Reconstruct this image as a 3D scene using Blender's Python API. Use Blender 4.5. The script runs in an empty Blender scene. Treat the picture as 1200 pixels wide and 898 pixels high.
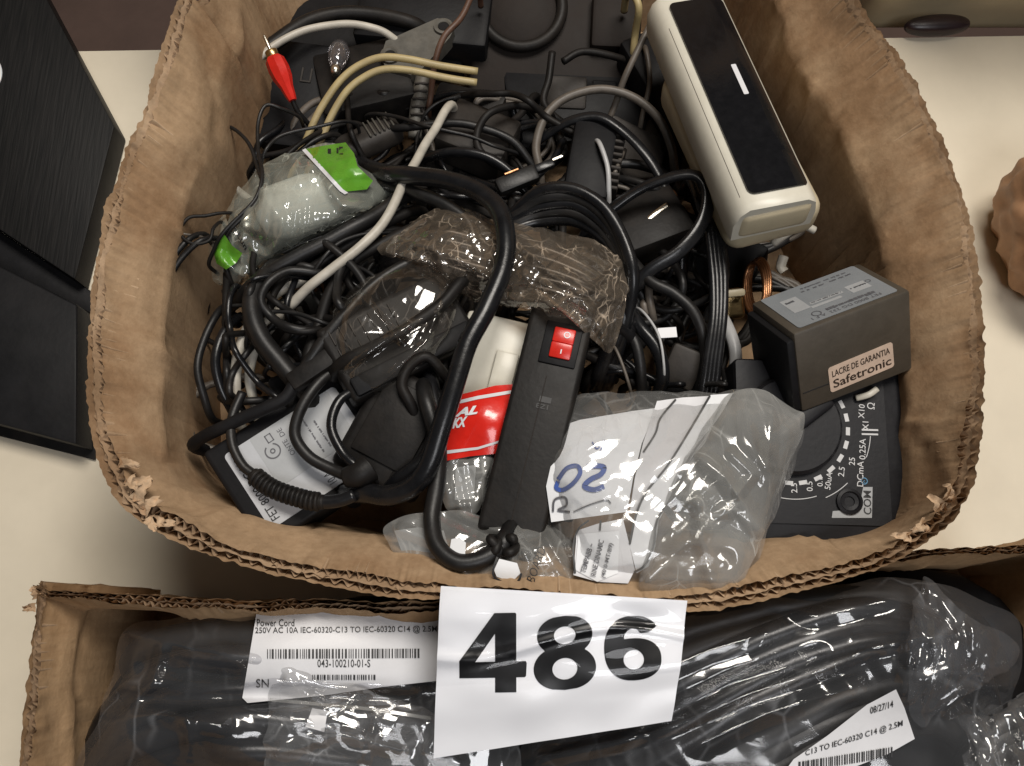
import bpy, bmesh, math, random
from mathutils import Vector, Matrix, noise
from mathutils.geometry import tessellate_polygon

random.seed(7)
R = math.radians
scene = bpy.context.scene
C = scene.collection

# ---------------------------------------------------------------- camera
CAM_Z, TILT, FPX = 0.72, R(15), 998.0
cam_d = bpy.data.cameras.new('camera')
cam_d.sensor_width = 36.0
cam_d.lens = FPX / 1200 * 36.0
cam_d.clip_start, cam_d.clip_end = 0.01, 60
cam = bpy.data.objects.new('camera', cam_d)
cam.location = (0, 0, CAM_Z)
cam.rotation_euler = (TILT, 0, 0)
C.objects.link(cam)
scene.camera = cam

# ---------------------------------------------------------------- world and lamps
w = bpy.data.worlds.new('World')
scene.world = w
w.use_nodes = True
bgn = w.node_tree.nodes['Background']
bgn.inputs[0].default_value = (1.0, 0.97, 0.94, 1)
bgn.inputs[1].default_value = 0.06


def lamp(name, loc, target, sx, sy, energy, col):
    d = bpy.data.lights.new(name, 'AREA')
    d.shape = 'RECTANGLE'
    d.size, d.size_y, d.energy, d.color = sx, sy, energy, col
    o = bpy.data.objects.new(name, d)
    o.location = loc
    o.rotation_euler = (Vector(target) - Vector(loc)).to_track_quat('-Z', 'Y').to_euler()
    C.objects.link(o)
    return o


lamp('ceiling_or_fill_lamp', (0.38, 1.00, 2.3), (0, 0.15, 0.1), 1.3, 0.60, 78, (1.0, 0.94, 0.86))
lamp('ceiling_or_fill_lamp', (0.55, -0.95, 2.2), (0, 0.1, 0.1), 0.8, 0.9, 24, (0.98, 0.98, 1.0))  # added front fill, softens the shade and feeds film highlights

vs = scene.view_settings
vs.view_transform = 'Standard'
vs.look = 'None'
vs.exposure = -0.50
vs.gamma = 1.0
scene.cycles.transparent_max_bounces = 24
scene.cycles.max_bounces = 8
scene.cycles.use_denoising = True

# ---------------------------------------------------------------- helpers
CT, ST = math.cos(TILT), math.sin(TILT)


def P(px, py, z):
    dx, dy = (px - 600) / FPX, -(py - 449) / FPX
    d = Vector((dx, dy * CT + ST, dy * ST - CT))
    return Vector((0, 0, CAM_Z)) + d * ((z - CAM_Z) / d.z)


def scl(z):
    return (CAM_Z - z) / FPX


def thing(name, loc, label, cat, group=None):
    o = bpy.data.objects.new(name, None)
    o.empty_display_size = 0.01
    o.location = loc
    C.objects.link(o)
    tag(o, label, cat, group)
    return o


def tag(o, label=None, cat=None, group=None, kind=None):
    if label: o['label'] = label
    if cat: o['category'] = cat
    if group: o['group'] = group
    if kind: o['kind'] = kind
    return o


def world_loc(o):
    v = Vector(o.location)
    while o.parent:
        o = o.parent
        v = v + Vector(o.location)
    return v


def mk(name, verts, faces, mat, parent=None, smooth=True, sharp=None):
    """verts in world space -> one mesh object"""
    if parent is not None:
        org = world_loc(parent)
    else:
        n = max(1, len(verts))
        org = sum((Vector(v) for v in verts), Vector()) / n
        org.z = min(v[2] for v in verts)
    me = bpy.data.meshes.new(name)
    me.from_pydata([tuple(Vector(v) - org) for v in verts], [], faces)
    me.validate()
    if smooth:
        me.polygons.foreach_set('use_smooth', [True] * len(me.polygons))
        if sharp:
            me.set_sharp_from_angle(angle=R(sharp))
    me.materials.append(mat)
    me.update()
    o = bpy.data.objects.new(name, me)
    C.objects.link(o)
    if parent is not None:
        o.parent = parent
    else:
        o.location = org
    return o


def frame(px, py, z, yaw=0, pitch=0, roll=0):
    M = Matrix.Rotation(R(yaw), 4, 'Z') @ Matrix.Rotation(R(pitch), 4, 'X') @ Matrix.Rotation(R(roll), 4, 'Y')
    return Matrix.Translation(P(px, py, z)) @ M


def rbox(lx, ly, lz, bev=0.002, seg=2, cx=0, cy=0, cz=0, taper=1.0):
    bm = bmesh.new()
    bmesh.ops.create_cube(bm, size=1)
    for v in bm.verts:
        t = taper if v.co.z > 0 else 1.0
        v.co = Vector((v.co.x * lx * t, v.co.y * ly * t, v.co.z * lz))
    if bev > 0:
        bmesh.ops.bevel(bm, geom=list(bm.edges), offset=bev, segments=seg, profile=0.5, affect='EDGES')
    bm.verts.index_update()
    vs_ = [v.co + Vector((cx, cy, cz)) for v in bm.verts]
    fs = [[v.index for v in f.verts] for f in bm.faces]
    bm.free()
    return vs_, fs


def xf(M, vf):
    return [M @ Vector(v) for v in vf[0]], vf[1]


def join(*vfs):
    V, F = [], []
    for v, f in vfs:
        b = len(V)
        V += list(v)
        F += [[i + b for i in q] for q in f]
    return V, F


def lathe(profile, n=24):
    """profile: (r, z) list"""
    V, F = [], []
    for r, z in profile:
        for k in range(n):
            a = 2 * math.pi * k / n
            V.append(Vector((r * math.cos(a), r * math.sin(a), z)))
    for i in range(len(profile) - 1):
        for k in range(n):
            a, b = i * n + k, i * n + (k + 1) % n
            F.append([a, b, b + n, a + n])
    F.append(list(range(n))[::-1])
    F.append([(len(profile) - 1) * n + k for k in range(n)])
    return V, F


def catmull(pts, per=8, closed=False):
    pts = [Vector(p) for p in pts]
    n = len(pts)
    out = []
    segs = n if closed else n - 1
    for i in range(segs):
        if closed:
            p0, p1, p2, p3 = pts[i - 1], pts[i], pts[(i + 1) % n], pts[(i + 2) % n]
        else:
            p1, p2 = pts[i], pts[i + 1]
            p0 = pts[i - 1] if i > 0 else p1 * 2 - p2
            p3 = pts[i + 2] if i + 2 < n else p2 * 2 - p1
        for k in range(per):
            t = k / per
            out.append(0.5 * ((2 * p1) + (p2 - p0) * t + (2 * p0 - 5 * p1 + 4 * p2 - p3) * t * t
                              + (3 * p1 - p0 - 3 * p2 + p3) * t ** 3))
    if not closed:
        out.append(pts[-1])
    return out


def tube(path, r, n=10, closed=False, flat=1.0, rfun=None, ribs=0):
    """swept tube along world points"""
    V, F = [], []
    m = len(path)
    up = Vector((0, 0, 1))
    prev = None
    for i, p in enumerate(path):
        a = path[(i - 1) % m] if (closed or i > 0) else p
        b = path[(i + 1) % m] if (closed or i < m - 1) else p
        t = (b - a)
        t = t.normalized() if t.length > 1e-9 else Vector((1, 0, 0))
        if prev is None:
            s = t.cross(up)
            if s.length < 0.05:
                s = t.cross(Vector((1, 0, 0)))
            s.normalize()
        else:
            s = (prev - t * prev.dot(t)).normalized()
        prev = s
        q = t.cross(s)
        rr = r * (rfun(i / (m - 1)) if rfun else 1.0)
        for k in range(n):
            an = 2 * math.pi * k / n
            ca, sa = math.cos(an), math.sin(an)
            e = 1.0
            if ribs:
                e = 1 + 0.16 * math.cos(ribs * an)
            V.append(p + s * (rr * ca * e) + q * (rr * sa * flat * e))
    for i in range(m if closed else m - 1):
        for k in range(n):
            a0, a1 = i * n + k, i * n + (k + 1) % n
            b0, b1 = ((i + 1) % m) * n + k, ((i + 1) % m) * n + (k + 1) % n
            F.append([a0, a1, b1, b0])
    if not closed:
        F.append(list(range(n))[::-1])
        F.append([(m - 1) * n + k for k in range(n)])
    return V, F


def pts(lst, z=None):
    return [P(p[0], p[1], p[2] if len(p) > 2 else z) for p in lst]


def wobble(path, amp, seed=0):
    return [p + amp * noise.noise_vector(p * 28 + Vector((seed, seed * 2, 0))) for p in path]


def cord(name, lst, r, mat, label, cat='cable', group=None, z=None, flat=1.0, ribs=0, per=8, parent=None, seed=None, closed=False, dive=(1, 1)):
    wp = pts(lst, z)
    if not closed:
        for end in (0, 1):
            if not dive[end]: continue
            a, b = (wp[0], wp[1]) if end == 0 else (wp[-1], wp[-2])
            t = (a - b)
            t.z = 0
            t = t.normalized()
            k = max(.012, r * 3)
            ex = [a + t * k * .9 + Vector((0, 0, -k)), a + t * k * .9 + Vector((0, 0, -k * 2.6))]
            ex = [Vector((p.x, p.y, max(p.z, .012))) for p in ex]
            wp = ex[::-1] + wp if end == 0 else wp + ex
    path = catmull(wp, per, closed)
    path = wobble(path, 0.0012, len(lst) * 1.3 if seed is None else seed)
    o = mk(name, *tube(path, r, 12 if ribs else 10, flat=flat, ribs=ribs, closed=closed), mat, parent)
    if label: tag(o, label, cat, group)
    return o


def text2d(body, size=1.0, bold=0.0, align='LEFT', shear=0.0, sx=1.0):
    c = bpy.data.curves.new('t', 'FONT')
    c.body = body
    c.size = size
    c.offset = bold
    c.align_x = align
    c.shear = shear
    c.resolution_u = 3
    o = bpy.data.objects.new('t', c)
    C.objects.link(o)
    dg = bpy.context.evaluated_depsgraph_get()
    me = bpy.data.meshes.new_from_object(o.evaluated_get(dg))
    V = [(v.co.x * sx, v.co.y) for v in me.vertices]
    F = [list(p.vertices) for p in me.polygons]
    bpy.data.objects.remove(o)
    bpy.data.curves.remove(c)
    bpy.data.meshes.remove(me)
    return V, F


def fit(vf, x0, y0, x1, y1):
    """scale 2d geometry to a rectangle"""
    V, F = vf
    if not V: return vf
    ax, bx = min(v[0] for v in V), max(v[0] for v in V)
    ay, by = min(v[1] for v in V), max(v[1] for v in V)
    return [(x0 + (v[0] - ax) / (bx - ax + 1e-9) * (x1 - x0), y0 + (v[1] - ay) / (by - ay + 1e-9) * (y1 - y0)) for v in V], F


def rects2d(rs):
    V, F = [], []
    for x0, y0, x1, y1 in rs:
        b = len(V)
        V += [(x0, y0), (x1, y0), (x1, y1), (x0, y1)]
        F.append([b, b + 1, b + 2, b + 3])
    return V, F


def ring2d(cx, cy, r0, r1, a0=0, a1=360, n=24):
    V, F = [], []
    for k in range(n + 1):
        a = R(a0 + (a1 - a0) * k / n)
        V += [(cx + r0 * math.cos(a), cy + r0 * math.sin(a)), (cx + r1 * math.cos(a), cy + r1 * math.sin(a))]
    for k in range(n):
        F.append([2 * k, 2 * k + 1, 2 * k + 3, 2 * k + 2])
    return V, F


def poly2d(outer, *holes):
    loops = [[Vector((x, y, 0)) for x, y in l] for l in (outer,) + holes]
    V = [(v.x, v.y) for l in loops for v in l]
    F = [list(t) for t in tessellate_polygon(loops)]
    return V, F


def refine(vf, step):
    """cut 2d geometry on a grid so that it can follow a bent surface"""
    bm = bmesh.new()
    vv = [bm.verts.new((x, y, 0)) for x, y in vf[0]]
    for f in vf[1]:
        try:
            bm.faces.new([vv[i] for i in f])
        except ValueError:
            pass
    xs = [v[0] for v in vf[0]]
    ys = [v[1] for v in vf[0]]
    for lo, hi, no in ((min(xs), max(xs), (1, 0, 0)), (min(ys), max(ys), (0, 1, 0))):
        k = math.floor(lo / step) + 1
        while k * step < hi:
            co = (k * step, 0, 0) if no[0] else (0, k * step, 0)
            bmesh.ops.bisect_plane(bm, geom=list(bm.verts) + list(bm.edges) + list(bm.faces), plane_co=co, plane_no=no)
            k += 1
    bmesh.ops.remove_doubles(bm, verts=list(bm.verts), dist=step * 0.03)
    bmesh.ops.dissolve_degenerate(bm, dist=step * 0.02, edges=list(bm.edges))
    bmesh.ops.triangulate(bm, faces=list(bm.faces))
    bm.verts.index_update()
    V = [(v.co.x, v.co.y) for v in bm.verts]
    F = [[v.index for v in f.verts] for f in bm.faces]
    bm.free()
    return V, F


def orient(V, F, up=Vector((0, 0, 1))):
    out = []
    for f in F:
        a, b, c = V[f[0]], V[f[1]], V[f[2]]
        n = (Vector(b) - Vector(a)).cross(Vector(c) - Vector(a))
        out.append(f if n.dot(up) >= 0 else f[::-1])
    return out


def flatprint(name, M, vf, mat, parent, lift=0.0):
    V = [M @ Vector((x, y, lift)) for x, y in vf[0]]
    return mk(name, V, orient(V, vf[1], (M.to_3x3() @ Vector((0, 0, 1)))), mat, parent, smooth=False)


# ---------------------------------------------------------------- materials
def nodes_of(name):
    m = bpy.data.materials.new(name)
    m.use_nodes = True
    nt = m.node_tree
    return m, nt, nt.nodes['Principled BSDF']


def N(nt, t, **kw):
    n = nt.nodes.new(t)
    for k, v in kw.items():
        if k in n.inputs:
            n.inputs[k].default_value = v
        else:
            setattr(n, k, v)
    return n


def ramp(nt, fac, stops):
    r = nt.nodes.new('ShaderNodeValToRGB')
    e = r.color_ramp.elements
    e[0].position, e[0].color = stops[0][0], (*stops[0][1], 1)
    e[1].position, e[1].color = stops[-1][0], (*stops[-1][1], 1)
    for p, c in stops[1:-1]:
        x = e.new(p)
        x.color = (*c, 1)
    nt.links.new(fac, r.inputs[0])
    return r


def plastic(name, col, rough=0.4, var=0.25, scale=60, bump=0.12, dust=0.0, dustcol=(0.16, 0.12, 0.09), metal=0.0, spec=0.5, coat=0.0, bscale=None):
    m, nt, b = nodes_of(name)
    L = nt.links.new
    tc = N(nt, 'ShaderNodeTexCoord')
    n1 = N(nt, 'ShaderNodeTexNoise', Scale=scale, Detail=5.0, Roughness=0.65)
    L(tc.outputs['Object'], n1.inputs['Vector'])
    lo = tuple(c * (1 - var) for c in col)
    hi = tuple(min(1, c * (1 + var)) for c in col)
    r = ramp(nt, n1.outputs['Fac'], [(0.3, lo), (0.7, hi)])
    out = r.outputs['Color']
    if dust > 0:
        n2 = N(nt, 'ShaderNodeTexNoise', Scale=scale * 0.45, Detail=6.0, Roughness=0.7)
        L(tc.outputs['Object'], n2.inputs['Vector'])
        rr = ramp(nt, n2.outputs['Fac'], [(0.45, (0, 0, 0)), (0.75, (dust,) * 3)])
        mx = N(nt, 'ShaderNodeMix', data_type='RGBA')
        L(rr.outputs['Color'], mx.inputs[0])
        L(out, mx.inputs[6])
        mx.inputs[7].default_value = (*dustcol, 1)
        out = mx.outputs[2]
    L(out, b.inputs['Base Color'])
    n3 = N(nt, 'ShaderNodeTexNoise', Scale=bscale or scale * 5, Detail=4.0)
    L(tc.outputs['Object'], n3.inputs['Vector'])
    rg = N(nt, 'ShaderNodeMapRange')
    rg.inputs['To Min'].default_value = max(0.03, rough - 0.1)
    rg.inputs['To Max'].default_value = min(1, rough + 0.14)
    L(n1.outputs['Fac'], rg.inputs['Value'])
    L(rg.outputs[0], b.inputs['Roughness'])
    if bump > 0:
        bp = N(nt, 'ShaderNodeBump', Strength=bump, Distance=0.001)
        L(n3.outputs['Fac'], bp.inputs['Height'])
        L(bp.outputs[0], b.inputs['Normal'])
    b.inputs['Metallic'].default_value = metal
    b.inputs['Specular IOR Level'].default_value = spec
    b.inputs['Coat Weight'].default_value = coat
    b.inputs['Coat Roughness'].default_value = 0.08
    return m


def cardboard(name, base, dark, lines=True):
    m, nt, b = nodes_of(name)
    L = nt.links.new
    tc = N(nt, 'ShaderNodeTexCoord')
    n1 = N(nt, 'ShaderNodeTexNoise', Scale=9.0, Detail=7.0, Roughness=0.62)
    n2 = N(nt, 'ShaderNodeTexNoise', Scale=160.0, Detail=4.0, Roughness=0.7)
    mp = N(nt, 'ShaderNodeMapping')
    mp.inputs['Scale'].default_value = (180, 180, 14)
    L(tc.outputs['Object'], mp.inputs[0])
    n3 = N(nt, 'ShaderNodeTexNoise', Scale=1.0, Detail=3.0)
    L(mp.outputs[0], n3.inputs['Vector'])
    for n in (n1, n2):
        L(tc.outputs['Object'], n.inputs['Vector'])
    r = ramp(nt, n1.outputs['Fac'], [(0.26, tuple(c * .66 for c in dark)), (0.40, dark), (0.52, base), (0.74, tuple(min(1, c * 1.15) for c in base))])
    mx = N(nt, 'ShaderNodeMix', data_type='RGBA', blend_type='MULTIPLY')
    mx.inputs[0].default_value = 0.55
    r2 = ramp(nt, n2.outputs['Fac'], [(0.3, (0.72, 0.7, 0.66)), (0.65, (1, 1, 1))])
    L(r.outputs[0], mx.inputs[6])
    L(r2.outputs[0], mx.inputs[7])
    mx2 = N(nt, 'ShaderNodeMix', data_type='RGBA', blend_type='MULTIPLY')
    mx2.inputs[0].default_value = 0.35
    r3 = ramp(nt, n3.outputs['Fac'], [(0.35, (0.74, 0.70, 0.66)), (0.6, (1, 1, 1))])
    L(mx.outputs[2], mx2.inputs[6])
    L(r3.outputs[0], mx2.inputs[7])
    L(mx2.outputs[2], b.inputs['Base Color'])
    b.inputs['Roughness'].default_value = 0.85
    b.inputs['Specular IOR Level'].default_value = 0.2
    add = N(nt, 'ShaderNodeMath', operation='ADD')
    L(n2.outputs['Fac'], add.inputs[0])
    L(n3.outputs['Fac'], add.inputs[1])
    bp = N(nt, 'ShaderNodeBump', Strength=0.35, Distance=0.0012)
    L(add.outputs[0], bp.inputs['Height'])
    L(bp.outputs[0], b.inputs['Normal'])
    return m


def film(name, tint=(1, 1, 1), haze=0.1, hazecol=(0.7, 0.7, 0.7), gloss=0.10, crease=0.4, cscale=60, rough=0.07, lines=0.0, lscale=60):
    m, nt, b = nodes_of(name)
    nt.nodes.remove(b)
    L = nt.links.new
    out = nt.nodes['Material Output']
    tc = N(nt, 'ShaderNodeTexCoord')
    mp = N(nt, 'ShaderNodeMapping')
    mp.inputs['Rotation'].default_value = (0, 0, R(35))
    mp.inputs['Scale'].default_value = (1, 0.45, 1)
    L(tc.outputs['Object'], mp.inputs[0])
    rd = N(nt, 'ShaderNodeTexNoise', noise_type='RIDGED_MULTIFRACTAL', Scale=cscale, Detail=3.0, Roughness=0.5)
    L(mp.outputs[0], rd.inputs['Vector'])
    sm = N(nt, 'ShaderNodeTexNoise', Scale=cscale * 0.5, Detail=4.0, Roughness=0.6)
    L(tc.outputs['Object'], sm.inputs['Vector'])
    ad = N(nt, 'ShaderNodeMath', operation='MULTIPLY_ADD')
    ad.inputs[1].default_value = 0.35
    L(rd.outputs['Fac'], ad.inputs[0])
    L(sm.outputs['Fac'], ad.inputs[2])
    bp = N(nt, 'ShaderNodeBump', Strength=crease, Distance=0.003)
    L(ad.outputs[0], bp.inputs['Height'])
    gl = N(nt, 'ShaderNodeBsdfGlossy', Roughness=rough)
    gl.inputs['Color'].default_value = (1, 1, 1, 1)
    L(bp.outputs[0], gl.inputs['Normal'])
    tr = N(nt, 'ShaderNodeBsdfTransparent')
    tr.inputs['Color'].default_value = (*tint, 1)
    df = N(nt, 'ShaderNodeBsdfDiffuse')
    df.inputs['Color'].default_value = (*hazecol, 1)
    L(bp.outputs[0], df.inputs['Normal'])
    hz = ramp(nt, sm.outputs['Fac'], [(0.3, (haze * .55,) * 3), (0.72, (min(1, haze * 1.5),) * 3)])
    hfac = hz.outputs['Color']
    if lines > 0:
        for sc_, wd_ in ((lscale, .030), (lscale * 2.1, .045)):
            wp_ = N(nt, 'ShaderNodeMix', data_type='VECTOR')
            wp_.inputs[0].default_value = 0.015
            L(mp.outputs[0], wp_.inputs[4])
            L(sm.outputs['Color'], wp_.inputs[5])
            vo = N(nt, 'ShaderNodeTexVoronoi', feature='DISTANCE_TO_EDGE', Scale=sc_)
            L(wp_.outputs[1], vo.inputs['Vector'])
            lr = ramp(nt, vo.outputs['Distance'], [(0.0, (lines,) * 3), (wd_, (0, 0, 0))])
            mk_ = N(nt, 'ShaderNodeTexNoise', Scale=sc_ * .45, Detail=2.0)
            L(tc.outputs['Object'], mk_.inputs['Vector'])
            mr = ramp(nt, mk_.outputs['Fac'], [(0.47, (0, 0, 0)), (0.62, (1, 1, 1))])
            mu = N(nt, 'ShaderNodeMath', operation='MULTIPLY')
            L(lr.outputs[0], mu.inputs[0])
            L(mr.outputs[0], mu.inputs[1])
            aa = N(nt, 'ShaderNodeMath', operation='ADD', use_clamp=True)
            L(hfac, aa.inputs[0])
            L(mu.outputs[0], aa.inputs[1])
            hfac = aa.outputs[0]
    m1 = N(nt, 'ShaderNodeMixShader')
    L(hfac, m1.inputs[0])
    L(tr.outputs[0], m1.inputs[1])
    L(df.outputs[0], m1.inputs[2])
    lw = N(nt, 'ShaderNodeLayerWeight', Blend=0.25)
    L(bp.outputs[0], lw.inputs['Normal'])
    ma = N(nt, 'ShaderNodeMath', operation='MULTIPLY_ADD')
    ma.inputs[1].default_value = 0.45
    ma.inputs[2].default_value = gloss
    ma.use_clamp = True
    L(lw.outputs['Fresnel'], ma.inputs[0])
    m2 = N(nt, 'ShaderNodeMixShader')
    L(ma.outputs[0], m2.inputs[0])
    L(m1.outputs[0], m2.inputs[1])
    L(gl.outputs[0], m2.inputs[2])
    L(m2.outputs[0], out.inputs['Surface'])
    return m


M = {}
M['card'] = cardboard('cardboard_tan', (0.43, 0.293, 0.178), (0.32, 0.198, 0.110))
M['card_edge'] = cardboard('cardboard_torn', (0.52, 0.37, 0.24), (0.38, 0.25, 0.15))
M['card_new'] = cardboard('cardboard_pale', (0.47, 0.31, 0.175), (0.37, 0.23, 0.12))
M['black'] = plastic('black_pvc', (0.0080, 0.0078, 0.008), 0.42, 0.3, 90, 0.12, dust=0.22, dustcol=(.05, .04, .032), spec=.38)
M['black_gloss'] = plastic('black_pvc_shiny', (0.0065, 0.0068, 0.008), 0.27, 0.3, 70, 0.10, dust=0.14, dustcol=(.05, .042, .035), spec=.42)
M['black_dusty'] = plastic('black_plastic_dusty', (0.009, 0.008, 0.0075), 0.5, 0.3, 55, 0.18, dust=0.35, dustcol=(0.040, 0.031, 0.024), spec=.22)
M['black_matt'] = plastic('black_plastic', (0.008, 0.008, 0.009), 0.5, 0.25, 40, 0.15, dust=0.12, dustcol=(0.045, 0.038, 0.034), spec=.16)
M['grey_dark'] = plastic('dark_grey_plastic', (0.030, 0.026, 0.023), 0.5, 0.3, 45, 0.2, dust=0.3, dustcol=(.06,.048,.038), spec=.25)
M['taupe'] = plastic('taupe_plastic', (0.018, 0.014, 0.012), 0.6, 0.2, 40, 0.15, dust=0.2, dustcol=(.04,.03,.024), spec=.15)
M['grey_green'] = plastic('grey_connector_shell', (0.095, 0.090, 0.078), 0.5, 0.3, 60, 0.2, dust=0.5, dustcol=(.09,.07,.05), spec=.3)
M['grey_cord'] = plastic('grey_brown_pvc', (0.10, 0.085, 0.07), 0.45, 0.3, 80, 0.12, dust=0.3)
M['white_cord'] = plastic('aged_white_pvc', (0.46, 0.43, 0.37), 0.42, 0.18, 60, 0.1, dust=0.35, dustcol=(0.2, 0.16, 0.12))
M['grey_white'] = plastic('grey_white_pvc', (0.40, 0.40, 0.40), 0.35, 0.15, 60, 0.1, dust=0.2)
M['yellow_cord'] = plastic('yellowed_pvc', (0.40, 0.32, 0.16), 0.45, 0.15, 60, 0.1, dust=0.35)
M['red'] = plastic('red_plastic', (0.55, 0.02, 0.012), 0.25, 0.15, 60, 0.08)
M['red_print'] = plastic('red_printed_film', (0.62, 0.02, 0.012), 0.2, 0.1, 80, 0.35, coat=0.4, bscale=90)
M['green_print'] = plastic('green_printed_film', (0.09, 0.27, 0.02), 0.25, 0.12, 60, 0.4, coat=0.3, bscale=120)
M['ink'] = plastic('black_ink', (0.012, 0.012, 0.013), 0.5, 0.1, 60, 0.0)
M['ink_gloss'] = plastic('black_print_under_tape', (0.008, 0.008, 0.009), 0.3, 0.1, 30, 0.15, bscale=26, spec=.25)
M['ink_grey'] = plastic('grey_ink', (0.09, 0.09, 0.10), 0.6, 0.2, 60, 0.0)
M['ink_blue'] = plastic('blue_marker_ink', (0.02, 0.06, 0.26), 0.5, 0.35, 120, 0.0)
M['ink_brown'] = plastic('brown_ink', (0.035, 0.022, 0.015), 0.5, 0.3, 90, 0.0)
M['paper'] = plastic('white_paper', (0.72, 0.73, 0.75), 0.55, 0.05, 25, 0.2, bscale=90)
M['paper_gloss'] = plastic('laminated_paper', (0.74, 0.75, 0.79), 0.32, 0.03, 12, 0.18, bscale=22, coat=0.08)
M['sticker'] = plastic('sticker_grey', (0.40, 0.41, 0.43), 0.4, 0.08, 40, 0.08)
M['sticker_white'] = plastic('sticker_white', (0.62, 0.62, 0.64), 0.4, 0.05, 40, 0.1)
M['sticker_dull'] = plastic('sticker_dull_grey', (0.20, 0.215, 0.23), 0.4, 0.08, 40, 0.08)
M['sticker_pale'] = plastic('sticker_pale_grey', (0.33, 0.34, 0.35), 0.4, 0.08, 40, 0.08)
M['sticker_peach'] = plastic('warranty_sticker', (0.55, 0.42, 0.33), 0.3, 0.14, 70, 0.15)
M['ivory'] = plastic('ivory_abs', (0.62, 0.59, 0.50), 0.35, 0.07, 30, 0.08, dust=0.15, dustcol=(0.35, 0.27, 0.17))
M['ivory_old'] = plastic('yellowed_abs', (0.52, 0.45, 0.31), 0.4, 0.1, 30, 0.08, dust=0.2, dustcol=(0.3, 0.22, 0.13))
M['panel_gloss'] = plastic('gloss_black_panel', (0.006, 0.006, 0.007), 0.12, 0.2, 140, 0.03, bscale=420)
M['brown_case'] = plastic('brown_grey_case', (0.052, 0.043, 0.032), 0.5, 0.12, 60, 0.12, dust=0.1)
M['meter'] = plastic('meter_black', (0.010, 0.010, 0.012), 0.45, 0.2, 60, 0.1, dust=0.1, dustcol=(.05, .045, .04), spec=.22)
M['meter_white'] = plastic('meter_print_white', (0.5, 0.5, 0.5), 0.5, 0.1, 60, 0.0)
M['meter_blue'] = plastic('meter_print_blue', (0.08, 0.22, 0.36), 0.5, 0.1, 60, 0.0)
M['metal'] = plastic('nickel', (0.62, 0.58, 0.50), 0.25, 0.15, 60, 0.1, metal=1.0)
M['brass'] = plastic('brass', (0.55, 0.40, 0.20), 0.3, 0.2, 60, 0.15, metal=1.0)
M['copper'] = plastic('copper_band', (0.45, 0.22, 0.11), 0.35, 0.3, 60, 0.15, metal=0.9)
M['lamp_white'] = plastic('frosted_lamp_white', (0.60, 0.60, 0.57), 0.4, 0.05, 30, 0.05)
M['table'] = plastic('cream_table', (0.66, 0.59, 0.465), 0.42, 0.06, 7, 0.05, dust=0.28, dustcol=(0.42, 0.35, 0.26))
M['wall'] = plastic('brown_wall', (0.105, 0.065, 0.052), 0.7, 0.12, 14, 0.2)
M['cream'] = plastic('cream_vinyl', (0.55, 0.46, 0.30), 0.5, 0.1, 10, 0.2)
M['maroon'] = plastic('maroon_black', (0.018, 0.008, 0.010), 0.35, 0.6, 30, 0.1)
M['bag_brown'] = plastic('brown_paper_bag', (0.34, 0.19, 0.10), 0.55, 0.25, 30, 0.5, bscale=60)
M['brown_cord'] = plastic('rusty_brown_pvc', (0.085, 0.040, 0.024), 0.5, 0.3, 80, 0.12, dust=0.3)
M['pink'] = plastic('pink_wire', (0.55, 0.03, 0.10), 0.4, 0.1, 60, 0.0)
M['film_clear'] = film('clear_film', (0.97, 0.97, 0.98), 0.045, (0.60, 0.62, 0.66), 0.07, 0.10, 14, .11, .12, 16)
M['film_zip'] = film('zip_bag_film', (0.95, 0.95, 0.95), 0.10, (0.64, 0.65, 0.67), 0.10, 0.22, 26, .09, .22, 34)
M['film_milky'] = film('milky_film', (0.93, 0.93, 0.92), 0.30, (0.50, 0.50, 0.48), 0.075, 0.20, 18, .13, .30, 30)
M['film_front'] = film('front_bag_film', (0.95, 0.95, 0.95), 0.15, (0.52, 0.52, 0.51), 0.07, 0.16, 20, .12, .16, 30)
M['film_brown'] = film('brown_wrapper_film', (0.90, 0.83, 0.76), 0.11, (0.60, 0.49, 0.38), 0.12, 0.30, 40, .11, .5, 52)
M['film_green'] = film('lamp_bag_film', (0.93, 0.95, 0.92), 0.26, (0.54, 0.57, 0.50), 0.10, 0.22, 28, .10, .35, 46)


M['film_cover'] = film('dusty_cover_film', (0.93, 0.92, 0.90), 0.03, (0.40, 0.35, 0.30), 0.07, 0.20, 30, .10, .22, 50)


def woodgrain():
    m, nt, b = nodes_of('black_ash_veneer')
    L = nt.links.new
    tc = N(nt, 'ShaderNodeTexCoord')
    mp = N(nt, 'ShaderNodeMapping')
    mp.inputs['Rotation'].default_value = (0, 0, R(-8))
    mp.inputs['Scale'].default_value = (420, 22, 40)
    L(tc.outputs['Object'], mp.inputs[0])
    n1 = N(nt, 'ShaderNodeTexNoise', Scale=1.0, Detail=4.0)
    L(mp.outputs[0], n1.inputs['Vector'])
    r = ramp(nt, n1.outputs['Fac'], [(0.35, (0.004, 0.004, 0.004)), (0.7, (0.011, 0.010, 0.0095))])
    L(r.outputs[0], b.inputs['Base Color'])
    b.inputs['Roughness'].default_value = 0.55
    b.inputs['Specular IOR Level'].default_value = 0.22
    bp = N(nt, 'ShaderNodeBump', Strength=0.4, Distance=0.0008)
    L(n1.outputs['Fac'], bp.inputs['Height'])
    L(bp.outputs[0], b.inputs['Normal'])
    return m


M['ash'] = woodgrain()

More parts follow.
